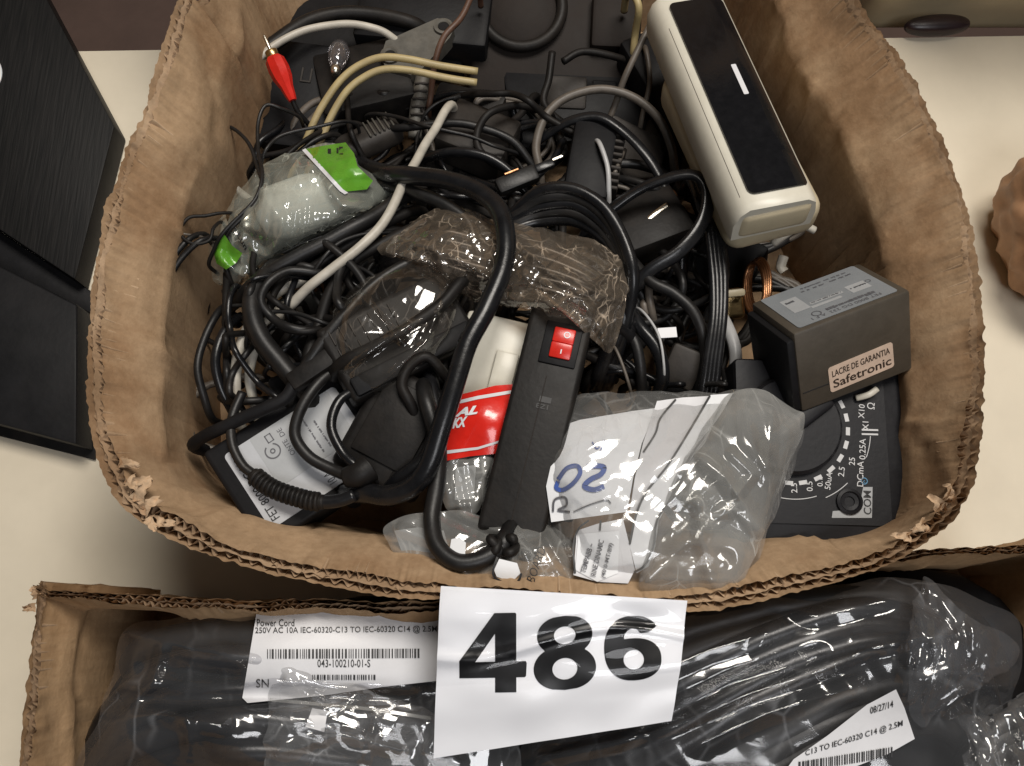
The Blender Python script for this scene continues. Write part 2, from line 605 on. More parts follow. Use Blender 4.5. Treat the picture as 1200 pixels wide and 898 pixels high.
# ================================================================ setting
# table top (its back edge shows at the top of the picture)
a, b_ = P(-500, 70, 0), P(1700, 34, 0)
front = -0.75
tv, tf = [], []
loop = [Vector((a.x, a.y, 0)), Vector((b_.x, b_.y, 0)), Vector((1.3, front, 0)), Vector((-1.3, front, 0))]
for dz in (0, -0.03):
    tv += [v + Vector((0, 0, dz)) for v in loop]
tf = [[3, 2, 1, 0], [4, 5, 6, 7]] + [[i, (i + 1) % 4, (i + 1) % 4 + 4, i + 4] for i in range(4)]
tag(mk('table', tv, tf, M['table'], smooth=False), 'cream laminate table top under both cardboard boxes', 'table', kind='structure')
# brown floor seen beyond the table
fl = [Vector((-4, -3, -.72)), Vector((4, -3, -.72)), Vector((4, 4, -.72)), Vector((-4, 4, -.72))]
tag(mk('floor', fl, [[0, 1, 2, 3]], M['wall'], smooth=False), 'plain brown floor beyond the table edge', 'floor', kind='structure')


def prism(name, poly, z0, z1, mat, parent=None, bev=0.002, base=None):
    """upright block: outline given where it stands"""
    bm = bmesh.new()
    q = [P(x, y, z0 if base is None else base) for x, y in poly]
    lo = [bm.verts.new((v.x, v.y, z0)) for v in q]
    hi = [bm.verts.new((v.x, v.y, z1)) for v in q]
    n = len(q)
    bm.faces.new(hi)
    bm.faces.new(lo[::-1])
    for i in range(n):
        bm.faces.new([lo[i], lo[(i + 1) % n], hi[(i + 1) % n], hi[i]])
    bmesh.ops.recalc_face_normals(bm, faces=list(bm.faces))
    if bev:
        bmesh.ops.bevel(bm, geom=list(bm.edges), offset=bev, segments=2, affect='EDGES', profile=0.5)
    bm.verts.index_update()
    V = [v.co.copy() for v in bm.verts]
    F = [[v.index for v in f.verts] for f in bm.faces]
    bm.free()
    return mk(name, V, F, mat, parent, sharp=40)


# ================================================================ cardboard boxes
def k_of(zr, z):
    return (CAM_Z - zr) / (CAM_Z - z)


def card_box(name, label, ctrl, panels, matw, mate, thick, lam, seed, rag, z_bot=0.004):
    """ctrl: (rim px, rim py, rim z, crease dx, dy, bottom dx, dy); walls are double-wall board with a torn rim"""
    nad = (600, 449 + FPX * math.tan(TILT))
    rim, cre, bot = [], [], []
    for c in ctrl:
        px, py, z, cdx, cdy, bdx, bdy = c
        rim.append(P(px, py, z))
        kc, kb = k_of(z, z - 0.045), k_of(z, z_bot)
        cre.append(P(nad[0] + (px - nad[0]) * kc + cdx, nad[1] + (py - nad[1]) * kc + cdy, z - 0.045))
        bot.append(P(nad[0] + (px - nad[0]) * kb + bdx, nad[1] + (py - nad[1]) * kb + bdy, z_bot))
    per = 60
    rs, cs, bs = (catmull(x, per, True) for x in (rim, cre, bot))
    n = len(rs)
    # inward directions and arc length along the rim
    inn, arc = [], [0.0]
    for i in range(n):
        t = rs[(i + 1) % n] - rs[i - 1]
        d = Vector((-t.y, t.x, 0)).normalized()
        inn.append(d)
        arc.append(arc[-1] + (rs[(i + 1) % n] - rs[i]).length)
    cen = sum(rs, Vector()) / n
    if sum(1 for i in range(n) if inn[i].dot(cen - rs[i]) > 0) < n / 2:
        inn = [-d for d in inn]

    def fadec(v):
        return max(0.0, 1 - v / .03)

    def at(u, v, off, j):
        """u: sample position (float), v: metres below the rim, off: inward offset, j: layer seed"""
        i0 = int(math.floor(u)) % n
        f = u - math.floor(u)
        i1 = (i0 + 1) % n
        r0, c0, b0 = rs[i0].lerp(rs[i1], f), cs[i0].lerp(cs[i1], f), bs[i0].lerp(bs[i1], f)
        d = inn[i0].lerp(inn[i1], f).normalized()
        s = arc[i0] + f * (arc[i0 + 1] - arc[i0])
        off = off * (1.0 - fadec(v) * (.22 - .55 * noise.noise(Vector((s * 22, seed, 2.2)))))
        if v < 0.045:
            p = r0.lerp(c0, v / 0.045)
        else:
            p = c0.lerp(b0, min(1, (v - 0.045) / (r0.z - 0.045 - z_bot)))
        # soft dents of old board
        dent = 0.0042 * noise.noise(Vector((p.x * 11, p.y * 11, p.z * 9 + seed))) + 0.0016 * noise.noise(Vector((p.x * 38, p.y * 38, p.z * 26 + seed)))
        rid = 1 - abs(noise.noise(Vector((p.x * 9 + 3, p.y * 9, p.z * 14 + seed)))) * 2.2
        dent += .0035 * max(0.0, rid) ** 5 - .0022 * max(0.0, 1 - abs(noise.noise(Vector((p.x * 17, p.y * 17 + 5, p.z * 22 + seed)))) * 2.4) ** 5
        p = p + d * (off + dent * min(1, 0.35 + v / 0.04))
        fade = max(0.0, 1 - v / 0.022)
        if fade > 0:
            q = Vector((s * 60, j * 7.3 + seed, 0))
            rg = rag * (0.9 * noise.noise(q * 0.6) + 0.8 * noise.noise(q * 2.3) + 0.55 * noise.noise(q * 6.1))
            big = max(0, noise.noise(Vector((s * 13, j * 2.1 + seed * 3, 4)))) * rag * (2.6 if j == 3 else 1.7)
            p = p + Vector((0, 0, (rg - big) * fade)) + d * (fade * rag * 0.55 * noise.noise(q * 3.1 + Vector((0, 0, 9))))
        return p

    vlev = [0, 0.0015, 0.004, 0.008, 0.014, 0.022, 0.032, 0.040, 0.045, 0.050, 0.060, 0.08, 0.11, 0.15, 9]
    root = thing(name, Vector((cen.x, cen.y, 0)), label, 'cardboard box')
    for pname, plabel, i0, i1 in panels:
        u0, u1 = i0 * per, i1 * per
        V, F = [], []

        def sheet(off, levels, j, step=0.5):
            b = len(V)
            cnt = int((u1 - u0) / step) + 1
            for v in levels:
                for k in range(cnt):
                    V.append(at(u0 + k * step, v, off, j))
            for a in range(len(levels) - 1):
                for k in range(cnt - 1):
                    q0 = b + a * cnt + k
                    F.append([q0, q0 + 1, q0 + cnt + 1, q0 + cnt])
        sheet(0, vlev, 1)
        sheet(thick, vlev, 3)
        pan = mk(pname, V, F, matw, root)
        pan['label'] = plabel
        V, F = [], []
        sheet(thick * 0.48, vlev[:7], 2)
        mk('middle_liner', V, F, mate, pan)
        # two fluted layers
        for layer, (o0, o1, l2) in enumerate(((0.02, 0.46, lam), (0.50, 0.98, lam * 0.8))):
            V, F = [], []
            step = 0.25
            cnt = int((u1 - u0) / step) + 1
            levels = (0.0022, 0.005, 0.011, 0.02)
            for li, v in enumerate(levels):
                for k in range(cnt):
                    u = u0 + k * step
                    i = int(u) % n
                    s = arc[i] + (u - int(u)) * (arc[i + 1] - arc[i])
                    ph = 2 * math.pi * s / l2 + 3.4 * noise.noise(Vector((s * 34, seed, layer)))
                    f = 0.5 + 0.5 * math.sin(ph) * (.75 + .5 * noise.noise(Vector((s * 60, seed, layer + 5))))
                    o = o0 + (o1 - o0) * f
                    V.append(at(u, v, thick * o, 5 + layer))
            for a in range(len(levels) - 1):
                for k in range(cnt - 1):
                    q0 = a * cnt + k
                    F.append([q0, q0 + 1, q0 + cnt + 1, q0 + cnt])
            mk('fluting', V, F, mate, pan)
    # bottom
    V = [p + inn[i] * 0.001 for i, p in enumerate(bs)][::12]
    V = [Vector((v.x, v.y, z_bot + 0.001)) for v in V] + [Vector((v.x, v.y, z_bot - 0.003)) for v in V]
    m = len(V) // 2
    F = [list(range(m)), list(range(m, 2 * m))[::-1]] + [[i, (i + 1) % m, (i + 1) % m + m, i + m] for i in range(m)]
    mk('bottom_panel', V, orient(V, F[:1]) + F[1:], matw, root, smooth=False)
    return root, at, per


Z = 0.200
ctrl = [
    (96, -797, .4, 0, 0, 0, 0), (228, -60, Z, 3, 0, 0, 0), (208, 0, Z, 12, 0, 0, 0), (164, 130, Z, 16, 4, 0, 0),
    (122, 250, Z, 22, 3, 0, 0), (103, 390, Z, 26, 0, 4, 0), (110, 520, Z, 28, -8, 8, -8), (156, 606, Z - .004, 12, -18, 30, -40),
    (255, 652, Z - .006, 6, -30, 10, -60), (400, 690, Z - .006, 3, -40, 5, -66), (520, 706, Z - .006, 0, -46, 0, -70),
    (680, 718, Z - .006, 0, -50, 0, -74), (810, 718, Z - .006, -2, -50, 0, -74), (940, 692, Z - .005, -4, -34, 0, -56),
    (1064, 650, Z - .003, 2, -10, 20, -16), (1134, 582, Z, -6, -4, 10, -4), (1152, 450, Z, -26, -4, -6, 0),
    (1145, 290, Z, -38, 2, -26, 0), (1113, 185, Z, -36, 4, -24, 0), (1056, 65, Z, -32, 6, -22, 0), (994, -30, Z, -28, 6, -20, 0),
    (979, -240, .26, -14, 4, -10, 0), (1055, -797, .4, 0, 4, 0, 0), (600, -888, .41, 0, 4, 0, 0)]  # unseen rear rim lifted high so it darkens the far interior
big_box, at_big, PER = card_box(
    'cardboard_box', 'worn open brown cardboard box with torn rim, heaped with cables', ctrl,
    [('wall_panel', 'tan wall panel beside the black cabinets', 0, 7), ('wall_panel', 'outward bent wall panel behind the number tag', 7, 15),
     ('wall_panel', 'creased wall panel beside the multimeter', 15, 21), ('wall_panel', 'hidden rear wall panel, raised to shade the heap', 21, 24)],
    M['card'], M['card_edge'], 0.0120, 0.0084, 1.7, 0.0028)

z2 = 0.172
ctrl2 = [
    (44, 697, z2, 0, 0, 0, 0), (20, 905, z2, 0, 0, 0, 0), (0, 1120, z2, 0, 0, 0, 0), (60, 1210, z2, 0, 0, 0, 0),
    (600, 1230, z2, 0, 0, 0, 0), (1230, 1210, z2, 0, 0, 0, 0), (1290, 1100, z2, 0, 0, 0, 0), (1300, 800, z2, 0, 0, 0, 0),
    (1290, 640, z2, 0, 0, 0, 0), (1180, 640, z2, 0, 4, 0, 0), (980, 652, z2, 0, 6, 0, 0), (860, 668, z2 - .006, 0, 8, 0, 0),
    (600, 700, z2 - .012, 0, 12, 0, 6), (300, 702, z2 - .003, 0, 8, 0, 0), (150, 697, z2, 0, 4, 0, 0), (60, 693, z2, 0, 0, 0, 0)]
front_box, at_front, _ = card_box(
    'cardboard_box', 'tan cardboard box in front, packed with bagged black power cords', ctrl2,
    [('wall_panel', 'side wall panel with a torn edge', 0, 3), ('wall_panel', 'hidden near wall panel', 3, 6),
     ('wall_panel', 'hidden side wall panel', 6, 8), ('wall_panel', 'rear wall panel behind the bagged cords', 8, 16)],
    M['card_new'], M['card_edge'], 0.0075, 0.0068, 8.3, 0.0024)


# shreds of torn liner paper that stand off the rim of the big box
def shred(px, py, z, ln, wd, ang, lift, parent, sd):
    random.seed(sd)
    o = P(px, py, z)
    d = Vector((math.cos(R(ang)), math.sin(R(ang)), 0))
    s = Vector((-d.y, d.x, 0))
    V, F = [], []
    nu, nv = 9, 5
    for i in range(nu):
        t = i / (nu - 1)
        for j in range(nv):
            q = j / (nv - 1) - 0.5
            wv = wd * .58 * (1 - 0.6 * t) * (1 + 0.5 * noise.noise(Vector((t * 5, sd, j))))
            V.append(o + d * (ln * .50 * t * (1 + 0.2 * noise.noise(Vector((j * 1.7, sd, 3))))) + s * (q * wv)
                     + Vector((0, 0, lift * math.sin(t * 2.2) - .002 + 0.006 * noise.noise(Vector((t * 4, q * 5, sd))))))
    for i in range(nu - 1):
        for j in range(nv - 1):
            a = i * nv + j
            F.append([a, a + 1, a + nv + 1, a + nv])
    return mk('torn_paper', V, orient(V, F), M['card_edge'], parent)


for i, sh in enumerate([
    (138, 540, .197, .030, .014, -14, .005), (150, 572, .196, .028, .016, 20, .006), (158, 588, .196, .034, .018, 55, .006),
    (166, 600, .195, .030, .016, 35, .006), (182, 612, .194, .026, .013, -5, .005), (150, 560, .196, .022, .016, -40, .006), (172, 606, .195, .022, .012, -50, .004),
    (1105, 598, .196, .026, .014, 140, .006), (1088, 614, .196, .024, .014, 200, .005), (1070, 630, .196, .026, .012, 175, .004), (1112, 586, .196, .02, .014, 100, .006)]):
    shred(*sh, big_box, 40 + i)
for i, sh in enumerate([(44, 700, .171, .014, .012, 120, .004), (40, 712, .170, .012, .010, 190, .004)]):
    shred(*sh, front_box, 80 + i)

# ================================================================ neighbours on the table
# black ash cabinets
sp = thing('speaker_cabinet', P(40, 150, 0), 'black wood-grain speaker cabinet lying behind the other black cabinet', 'speaker')
prism('cabinet', [(28, -60), (148, 165), (104, 340), (-160, 165), (-190, -60)], 0.0006, 0.026, M['ash'], sp, 0.0015)
prism('gap_shade', [(112, 345), (112, 371), (-168, 230), (-160, 168)], 0.0006, 0.006, M['black_matt'], sp, 0.001)  # black strip standing in for the shadow between the two cabinets
cpos = P(-30, 90, .0265)
V, F = lathe([(0.026, 0.0), (0.026, 0.0010), (0.0245, 0.002)], 40)
mk('round_badge', [cpos + v for v in V], F, M['sticker_white'], sp, sharp=40)
sp2 = thing('speaker_cabinet', P(40, 420, 0), 'plain matt black cabinet nearest the torn lower corner of the box', 'speaker')
prism('cabinet', [(112, 372), (112, 530), (-170, 455), (-170, 232)], 0.0036, 0.034, M['black_matt'], sp2, 0.002, base=0)
prism('bottom_edge', [(113, 370), (113, 540), (-172, 468), (-172, 228)], 0.0006, 0.0034, M['black_dusty'], sp2, 0.001)

# cream padded thing with a dark oval lying on it
def pillow(name, px, py, z, sx, sy, sz, mat, yaw=0, e=0.55, parent=None, amp=0.0, res=28):
    Mx = frame(px, py, z, yaw)
    V, F = [], []
    def sg(c, p): return math.copysign(abs(c) ** p, c)
    for i in range(res + 1):
        ph = -math.pi / 2 + math.pi * i / res
        for j in range(res * 2):
            th = 2 * math.pi * j / (res * 2)
            v = Vector((sx * sg(math.cos(ph), e) * sg(math.cos(th), e), sy * sg(math.cos(ph), e) * sg(math.sin(th), e), sz * sg(math.sin(ph), 0.8)))
            if amp: v += v.normalized() * amp * noise.noise(v * 60)
            V.append(Mx @ v)
    m = res * 2
    for i in range(res):
        for j in range(m):
            F.append([i * m + j, i * m + (j + 1) % m, (i + 1) * m + (j + 1) % m, (i + 1) * m + j])
    return mk(name, V, F, mat, parent)


e0 = P(1030, 25, 0)
cu = mk('padded_seat', *rbox(.62, .16, .46, .022, 4, e0.x + .30, e0.y + .092, .19), M['cream'], sharp=60)  # unseen upper part made tall to shade the table beside it
tag(cu, 'cream vinyl padded seat standing behind the table edge', 'seat')
o = pillow('oval_pad', 1098, 30, 0.010, 0.032, 0.010, 0.009, M['maroon'], 3, 0.9)
tag(o, 'small dark maroon oval pad against the cream cushion', 'pad')
o = pillow('paper_bag', 1256, 262, 0.055, 0.050, 0.066, 0.058, M['bag_brown'], 8, 0.7, amp=0.009, res=48)
tag(o, 'crumpled brown bag on the table outside the box', 'bag')

# ================================================================ clutter deep inside the box
random.seed(21)
B0, B1 = P(285, 110, 0.02), P(960, 620, 0.02)


def inside(p):
    return Vector((min(max(p.x, B0.x), B1.x), min(max(p.y, B1.y), B0.y), p.z))


for i in range(64):
    cx = random.uniform(B0.x + .03, B1.x - .03)
    cy = random.uniform(B1.y + .03, B0.y - .03)
    zc = random.uniform(.02, .075) + (0.03 if cy < (B0.y + B1.y) / 2 else 0)
    a0 = random.uniform(0, 6.28)
    rr = random.uniform(.028, .075)
    turns = random.uniform(0.7, 2.4)
    n = int(turns * 9) + 4
    L_ = []
    tx, ty = random.uniform(-.4, .4), random.uniform(-.4, .4)
    for k in range(n):
        t = a0 + turns * 6.283 * k / (n - 1)
        q = rr * (1 + random.uniform(-.16, .16))
        v = Vector((cx + q * math.cos(t), cy + q * 0.7 * math.sin(t), zc + tx * q * math.cos(t) + ty * q * math.sin(t)))
        v.z = min(max(v.z, .012), .115 if v.x < .12 else .055)
        L_.append(inside(v))
    rad = random.choice([.0022, .0028, .0032, .0038])
    mt = random.choice(['black', 'black', 'black', 'black_gloss', 'black_dusty', 'grey_cord'])
    o = mk('loose_cable', *tube(catmull(L_, 7), rad, 8, flat=random.choice([1, 1, .62])), M[mt])
    tag(o, '%s cable lying deep in the shadow %s' % ({'black': 'plain black', 'black_gloss': 'shiny black', 'black_dusty': 'dusty black', 'grey_cord': 'grey-brown'}[mt], 'at the bottom of the heap, rear half' if cy > (B0.y + B1.y) / 2 else 'at the bottom of the heap, near half'), 'cable', 'dark cables buried deep in the box')
for i in range(20):
    cx = random.uniform(B0.x + .04, B1.x - .04)
    cy = random.uniform(B1.y + .04, B0.y - .04)
    zc = random.uniform(.03, .06)
    Mx = Matrix.Translation((cx, cy, zc)) @ Matrix.Rotation(random.uniform(0, 3.1), 4, 'Z') @ Matrix.Rotation(random.uniform(-.4, .4), 4, 'X') @ Matrix.Rotation(random.uniform(-.4, .4), 4, 'Y')
    o = mk('buried_adapter', *xf(Mx, rbox(random.uniform(.05, .085), random.uniform(.035, .055), random.uniform(.028, .04), .004)), M[random.choice(['black_dusty', 'grey_dark', 'black_matt'])], sharp=40)
    tag(o, 'dark plug-in adapter half buried under cables in the %s of the heap' % ('rear half' if cy > (B0.y + B1.y) / 2 else 'near half'), 'adapter', 'dark adapters buried in the box')

rg = random.Random(5)
for (x0, y0, x1, y1, z0, z1, cnt, where) in ((265, 255, 520, 470, .118, .150, 24, 'between the white coil and vented adapter'), (290, 250, 480, 430, .148, .164, 12, 'across the upper side of the vented adapter'), (600, 230, 850, 450, .100, .138, 20, 'between the brown wrapper and clear bag'), (300, 110, 780, 230, .070, .112, 26, 'in front of the ring device'), (540, 560, 640, 640, .12, .15, 5, 'around the lower end of the power strip')):
    for i in range(cnt):
        px, py, zz = rg.uniform(x0, x1), rg.uniform(y0, y1), rg.uniform(z0, z1)
        an, cv = rg.uniform(0, 360), rg.uniform(-34, 34)
        L_ = []
        for k in range(7):
            L_.append((px, py, zz + rg.uniform(-.006, .006) - .014 * abs(k - 3) / 3))
            px = min(max(px + 30 * math.cos(R(an)), x0), x1)
            py = min(max(py + 22 * math.sin(R(an)), y0), y1)
            an += cv + rg.uniform(-14, 14)
        rad, mt = rg.choice([.0016, .0020, .0024, .0028, .0032]), rg.choice(['black', 'black_dusty', 'black_dusty', 'black_gloss', 'black'])
        sheen = {'black': 'plain', 'black_dusty': 'dusty', 'black_gloss': 'shiny'}[mt]
        cord('thin_black_cable', L_, rad, M[mt], '%s %s black cable tangled %s' % ('thin' if rad < .0022 else 'slender' if rad < .003 else 'medium-thick', sheen, where), 'cable', 'black cables tangled ' + where, seed=i * 1.7 + x0)
random.seed(33)
o = mk('dark_adapter', *xf(frame(690, 120, .03, 10, 0), rbox(.15, .09, .03, .004)), M['black_matt'], sharp=40)
tag(o, 'flat matt black case low under the grey loop', 'adapter')
o = mk('dark_adapter', *xf(frame(420, 40, .03, 0, 0), rbox(.20, .09, .03, .004)), M['black_matt'], sharp=40)
tag(o, 'flat matt black case low in the far corner', 'adapter')

# ================================================================ upper part of the heap
bd = thing('black_device', P(345, 110, .03), 'black box-shaped device in the dark corner behind the red plug', 'device')
Mx = frame(345, 112, .066, -8, 6)
mk('body', *xf(Mx, rbox(.092, .098, .05, .004, 2, 0, 0, -.02)), M['black_matt'], bd, sharp=40)
mk('raised_mark', *xf(Mx, rbox(.0018, .012, .0012, .0003, 1, .005, .018, .0055)), M['grey_dark'], bd, sharp=40)
mk('raised_mark', *xf(Mx, rbox(.0018, .012, .0012, .0003, 1, .013, .018, .0055)), M['grey_dark'], bd, sharp=40)
mk('raised_mark', *xf(Mx, rbox(.0098, .0018, .0012, .0003, 1, .009, .0115, .0055)), M['grey_dark'], bd, sharp=40)
o = mk('dark_adapter', *xf(frame(430, 105, .06, 15, -8), rbox(.08, .07, .04, .004)), M['black_dusty'], sharp=40)
tag(o, 'dusty black adapter block under the yellowed cords', 'adapter')
o = mk('dark_adapter', *xf(frame(500, 20, .05, -6, 0), rbox(.12, .08, .04, .004)), M['black_matt'], sharp=40)
tag(o, 'matt black block behind the serial connector', 'adapter')
o = mk('dark_adapter', *xf(frame(800, 110, .06, 25, 0), rbox(.07, .12, .04, .004)), M['black_matt'], sharp=40)
tag(o, 'matt black block under the ivory device', 'adapter')

# grey-brown device with a round ring, against the far side
dv = thing('ring_device', P(640, 90, .05), 'dim grey-brown moulded device with a dark round ring', 'device')
Mx = frame(650, 66, .036, -3, 14)
mk('body', *xf(Mx, rbox(.155, .13, .03, .006, 3)), M['taupe'], dv, sharp=40)
mk('raised_block', *xf(Mx, rbox(.042, .05, .018, .004, 2, .052, .024, .020)), M['taupe'], dv, sharp=40)
mk('raised_block', *xf(Mx, rbox(.036, .03, .014, .003, 2, .012, -.042, .019)), M['grey_dark'], dv, sharp=40)
mk('slot', *xf(Mx, rbox(.022, .018, .004, .001, 1, .046, -.036, .0155)), M['black_matt'], dv, sharp=40)
Mr = frame(611, 8, .064, 0, 12)
cc = [Mr @ Vector((.037 * math.cos(t * math.pi / 24), .037 * math.sin(t * math.pi / 24), 0)) for t in range(48)]
mk('rubber_ring', *tube(cc, .0052, 10, True), M['black_dusty'], dv)
V, F = lathe([(.032, -.006), (.032, -.002), (.028, .0), (.004, .0025)], 40)
mk('lens_disc', *xf(Mr, (V, F)), M['taupe'], dv, sharp=50)

# serial connector with two thumb screws
cn = thing('serial_connector', P(485, 80, .09), 'grey serial connector hood with screw eyelets and ribbed tail', 'connector')
Mx = frame(490, 62, .075, -20, -6)
hood = poly2d([(-.026, -.018), (-.028, -.004), (.004, .036), (.016, .038), (.022, .030), (.022, .020), (.012, -.022), (.006, -.030), (-.018, -.030)])
V = [Mx @ Vector((x, y, .007)) for x, y in hood[0]] + [Mx @ Vector((x * 1.04, y * 1.04, -.007)) for x, y in hood[0]]
m_ = len(hood[0])
F = orient(V, hood[1]) + [[i, (i + 1) % m_, (i + 1) % m_ + m_, i + m_] for i in range(m_)]
mk('hood', V, F, M['grey_green'], cn, smooth=False)
for (ex, ey) in ((.013, .028), (-.018, -.018)):
    V, F = lathe([(.0085, .004), (.0085, .0095), (.0065, .010), (.0050, .009), (.0045, .0072)], 24)
    ey_ = mk('screw_eyelet', [Mx @ (v + Vector((ex, ey, 0))) for v in V], F, M['grey_green'], cn, sharp=40)
    V, F = lathe([(.0044, .0074), (.0044, .0088)], 16)
    mk('screw_head', [Mx @ (v + Vector((ex, ey, 0))) for v in V], F, M['black_matt'], ey_, sharp=40)
tail = catmull(pts([(497, 92, .078), (492, 112, .077), (488, 135, .074), (486, 162, .070)]), 8)
mk('cable_tail', *tube(tail, .0078, 12, rfun=lambda t: 1 - .25 * t), M['grey_green'], cn)
for k in range(5):
    p = P(494 - k * 1.2, 98 + k * 9, .0845 - k * .001)
    mk('rib', *xf(Matrix.Translation(p), rbox(.012, .0022, .003, .0008, 1)), M['grey_dark'], cn, sharp=40)

# thick black + white cord ring, yellow twin cords
cord('thick_cable', [(480, 26, .075), (420, 16, .08), (365, 24, .085), (315, 55, .09), (270, 98, .09), (245, 150, .085), (240, 195, .08), (255, 225, .075), (285, 250, .06)], .0062, M['black_dusty'], 'thick dull black cable curving round the corner outside the white cord')
cord('white_cable', [(462, 46, .080), (440, 34, .088), (400, 28, .092), (350, 38, .095), (305, 68, .096), (272, 108, .095), (256, 150, .092), (255, 185, .086), (272, 216, .076), (300, 240, .06)], .0032, M['white_cord'], 'off-white cord arching inside the thick black cable')
cord('yellowed_cable', [(560, 84, .108), (520, 77, .112), (480, 69, .115), (445, 68, .115), (418, 78, .112), (396, 98, .108), (376, 128, .100), (358, 165, .09), (345, 200, .075)], .0030, M['yellow_cord'], 'upper of two parallel yellowed cords with cut ends', dive=(0, 1))
cord('yellowed_cable', [(559, 97, .106), (520, 90, .110), (480, 82, .113), (448, 82, .113), (425, 92, .110), (405, 110, .106), (388, 138, .098), (374, 168, .09), (362, 200, .075)], .0030, M['yellow_cord'], 'lower of two parallel yellowed cords with cut ends', dive=(0, 1))

# red audio plug
rc = thing('audio_plug', P(330, 90, .10), 'red phono plug with a bare metal pin', 'plug')
pa, pb = P(309, 41, .121), P(343, 118, .104)
ax = (pb - pa).normalized()
Mq = Matrix.Translation(pa) @ ax.to_track_quat('Z', 'Y').to_matrix().to_4x4()
LEN = (pb - pa).length
mk('pin', *xf(Mq, lathe([(.0008, 0), (.0015, .0015), (.0015, LEN * .26)], 12)), M['metal'], rc, sharp=40)
mk('collar', *xf(Mq, lathe([(.0048, LEN * .24), (.0052, LEN * .25), (.0052, LEN * .36), (.0048, LEN * .37)], 18)), M['brass'], rc, sharp=40)
mk('grip', *xf(Mq, lathe([(.0062, LEN * .34), (.0080, LEN * .38), (.0088, LEN * .52), (.0080, LEN * .66), (.0054, LEN * .80), (.0044, LEN * .92), (.0034, LEN)], 8)), M['red'], rc, sharp=25)
mk('cable', *tube(catmull([pb - ax * .004, pb + Vector((.004, -.006, -.012)), pb + Vector((.02, -.012, -.035)), pb + Vector((.05, -.01, -.05))], 6), .0022, 8), M['black'], rc)

# clear little bulb
bl = thing('indicator_bulb', P(395, 65, .07), 'small clear glass bulb with metal tip among dark cables', 'bulb')
Mq = frame(396, 68, .088, 0, 70)
M['glass'] = film('bulb_glass', (0.8, 0.78, 0.78), 0.12, (0.4, 0.38, 0.4), 0.14, 0.05, 20)
mk('glass', *xf(Mq, lathe([(.002, -.020), (.007, -.017), (.0095, -.008), (.008, .004), (.0045, .014)], 20)), M['glass'], bl)
mk('metal_tip', *xf(Mq, lathe([(.0042, .013), (.0045, .018), (.003, .022)], 16)), M['metal'], bl)

# ribbed clear lamp base near the green bag
rb = thing('ribbed_plug', P(430, 165, .07), 'grey ribbed plug end behind the green bag', 'plug')
Mq = frame(432, 165, .082, 28, -20)
mk('body', *xf(Mq, rbox(.058, .026, .02, .007, 3)), M['grey_dark'], rb, sharp=40)
for k in range(6):
    mk('rib', *xf(Mq, rbox(.0016, .020, .003, .0006, 1, .002 + k * .0042, 0, .0105)), M['grey_green'], rb, sharp=40)

# small metal staple-shaped clip and brown cable, cords near the top
cord('brown_cable', [(556, -10, .11), (540, 20, .112), (520, 45, .11), (510, 75, .10), (506, 110, .08)], .0026, M['brown_cord'], 'thin rusty brown cable hanging past the serial connector')
cord('grey_loop', [(632, 200, .085), (628, 170, .092), (640, 135, .098), (668, 112, .102), (705, 104, .104), (742, 113, .102), (770, 138, .098), (786, 170, .09), (792, 210, .07)], .0036, M['grey_cord'], 'dull grey-brown cable arched in a wide loop')
cord('black_cable', [(640, 160, .09), (668, 142, .102), (702, 138, .108), (735, 158, .110), (765, 192, .110), (786, 232, .105), (800, 275, .095), (800, 330, .08)], .0046, M['black_gloss'], 'shiny flat black cable bending over below the grey loop', flat=.6)
cord('thin_cable', [(770, 15, .12), (752, 50, .118), (735, 85, .11), (722, 120, .09)], .0028, M['grey_cord'], 'thin grey cord slanting down beside the ivory device')
cord('thin_cable', [(742, -5, .11), (748, 10, .11), (744, 40, .09)], .0032, M['yellow_cord'], 'short beige cord end at the rear of the heap')
cord('thin_cable', [(906, -10, .1), (912, 20, .1), (905, 48, .095), (888, 72, .085)], .0028, M['grey_cord'], 'thin grey cord looped behind the ivory device')
cord('thin_cable', [(758, 60, .09), (762, 95, .085), (755, 130, .075)], .0022, M['grey_cord'], 'short thin grey cord hanging in the dark gap')
# ribbed black connector
rcx = thing('ribbed_connector', P(700, 190, .08), 'long black connector with ribbed strain relief', 'connector')
Mq = frame(692, 190, .098, -10, -4)
mk('body', *xf(Mq, rbox(.036, .075, .022, .004, 2)), M['black_matt'], rcx, sharp=40)
for k in range(9):
    mk('rib', *xf(Mq, rbox(.0085, .0030, .018, .0008, 1, .0205, -.026 + k * .0062, .001)), M['grey_dark'], rcx, sharp=40)
# black clip with bare metal ends
cl = thing('cable_clip', P(610, 210, .1), 'black plug clip with bare metal contacts', 'clip')
Mq = frame(606, 212, .128, 24, 0)
mk('body', *xf(Mq, rbox(.034, .014, .010, .003, 2)), M['black'], cl, sharp=40)
mk('neck', *xf(Mq, rbox(.016, .007, .006, .0015, 2, .024, .002, .001)), M['black_gloss'], cl, sharp=40)
mk('contact', *xf(Mq, rbox(.009, .0022, .0014, .0004, 1, .036, .004, .002)), M['metal'], cl, sharp=40)
mk('contact', *xf(Mq, rbox(.012, .0018, .0012, .0004, 1, -.002, .006, .0055)), M['copper'], cl, sharp=40)
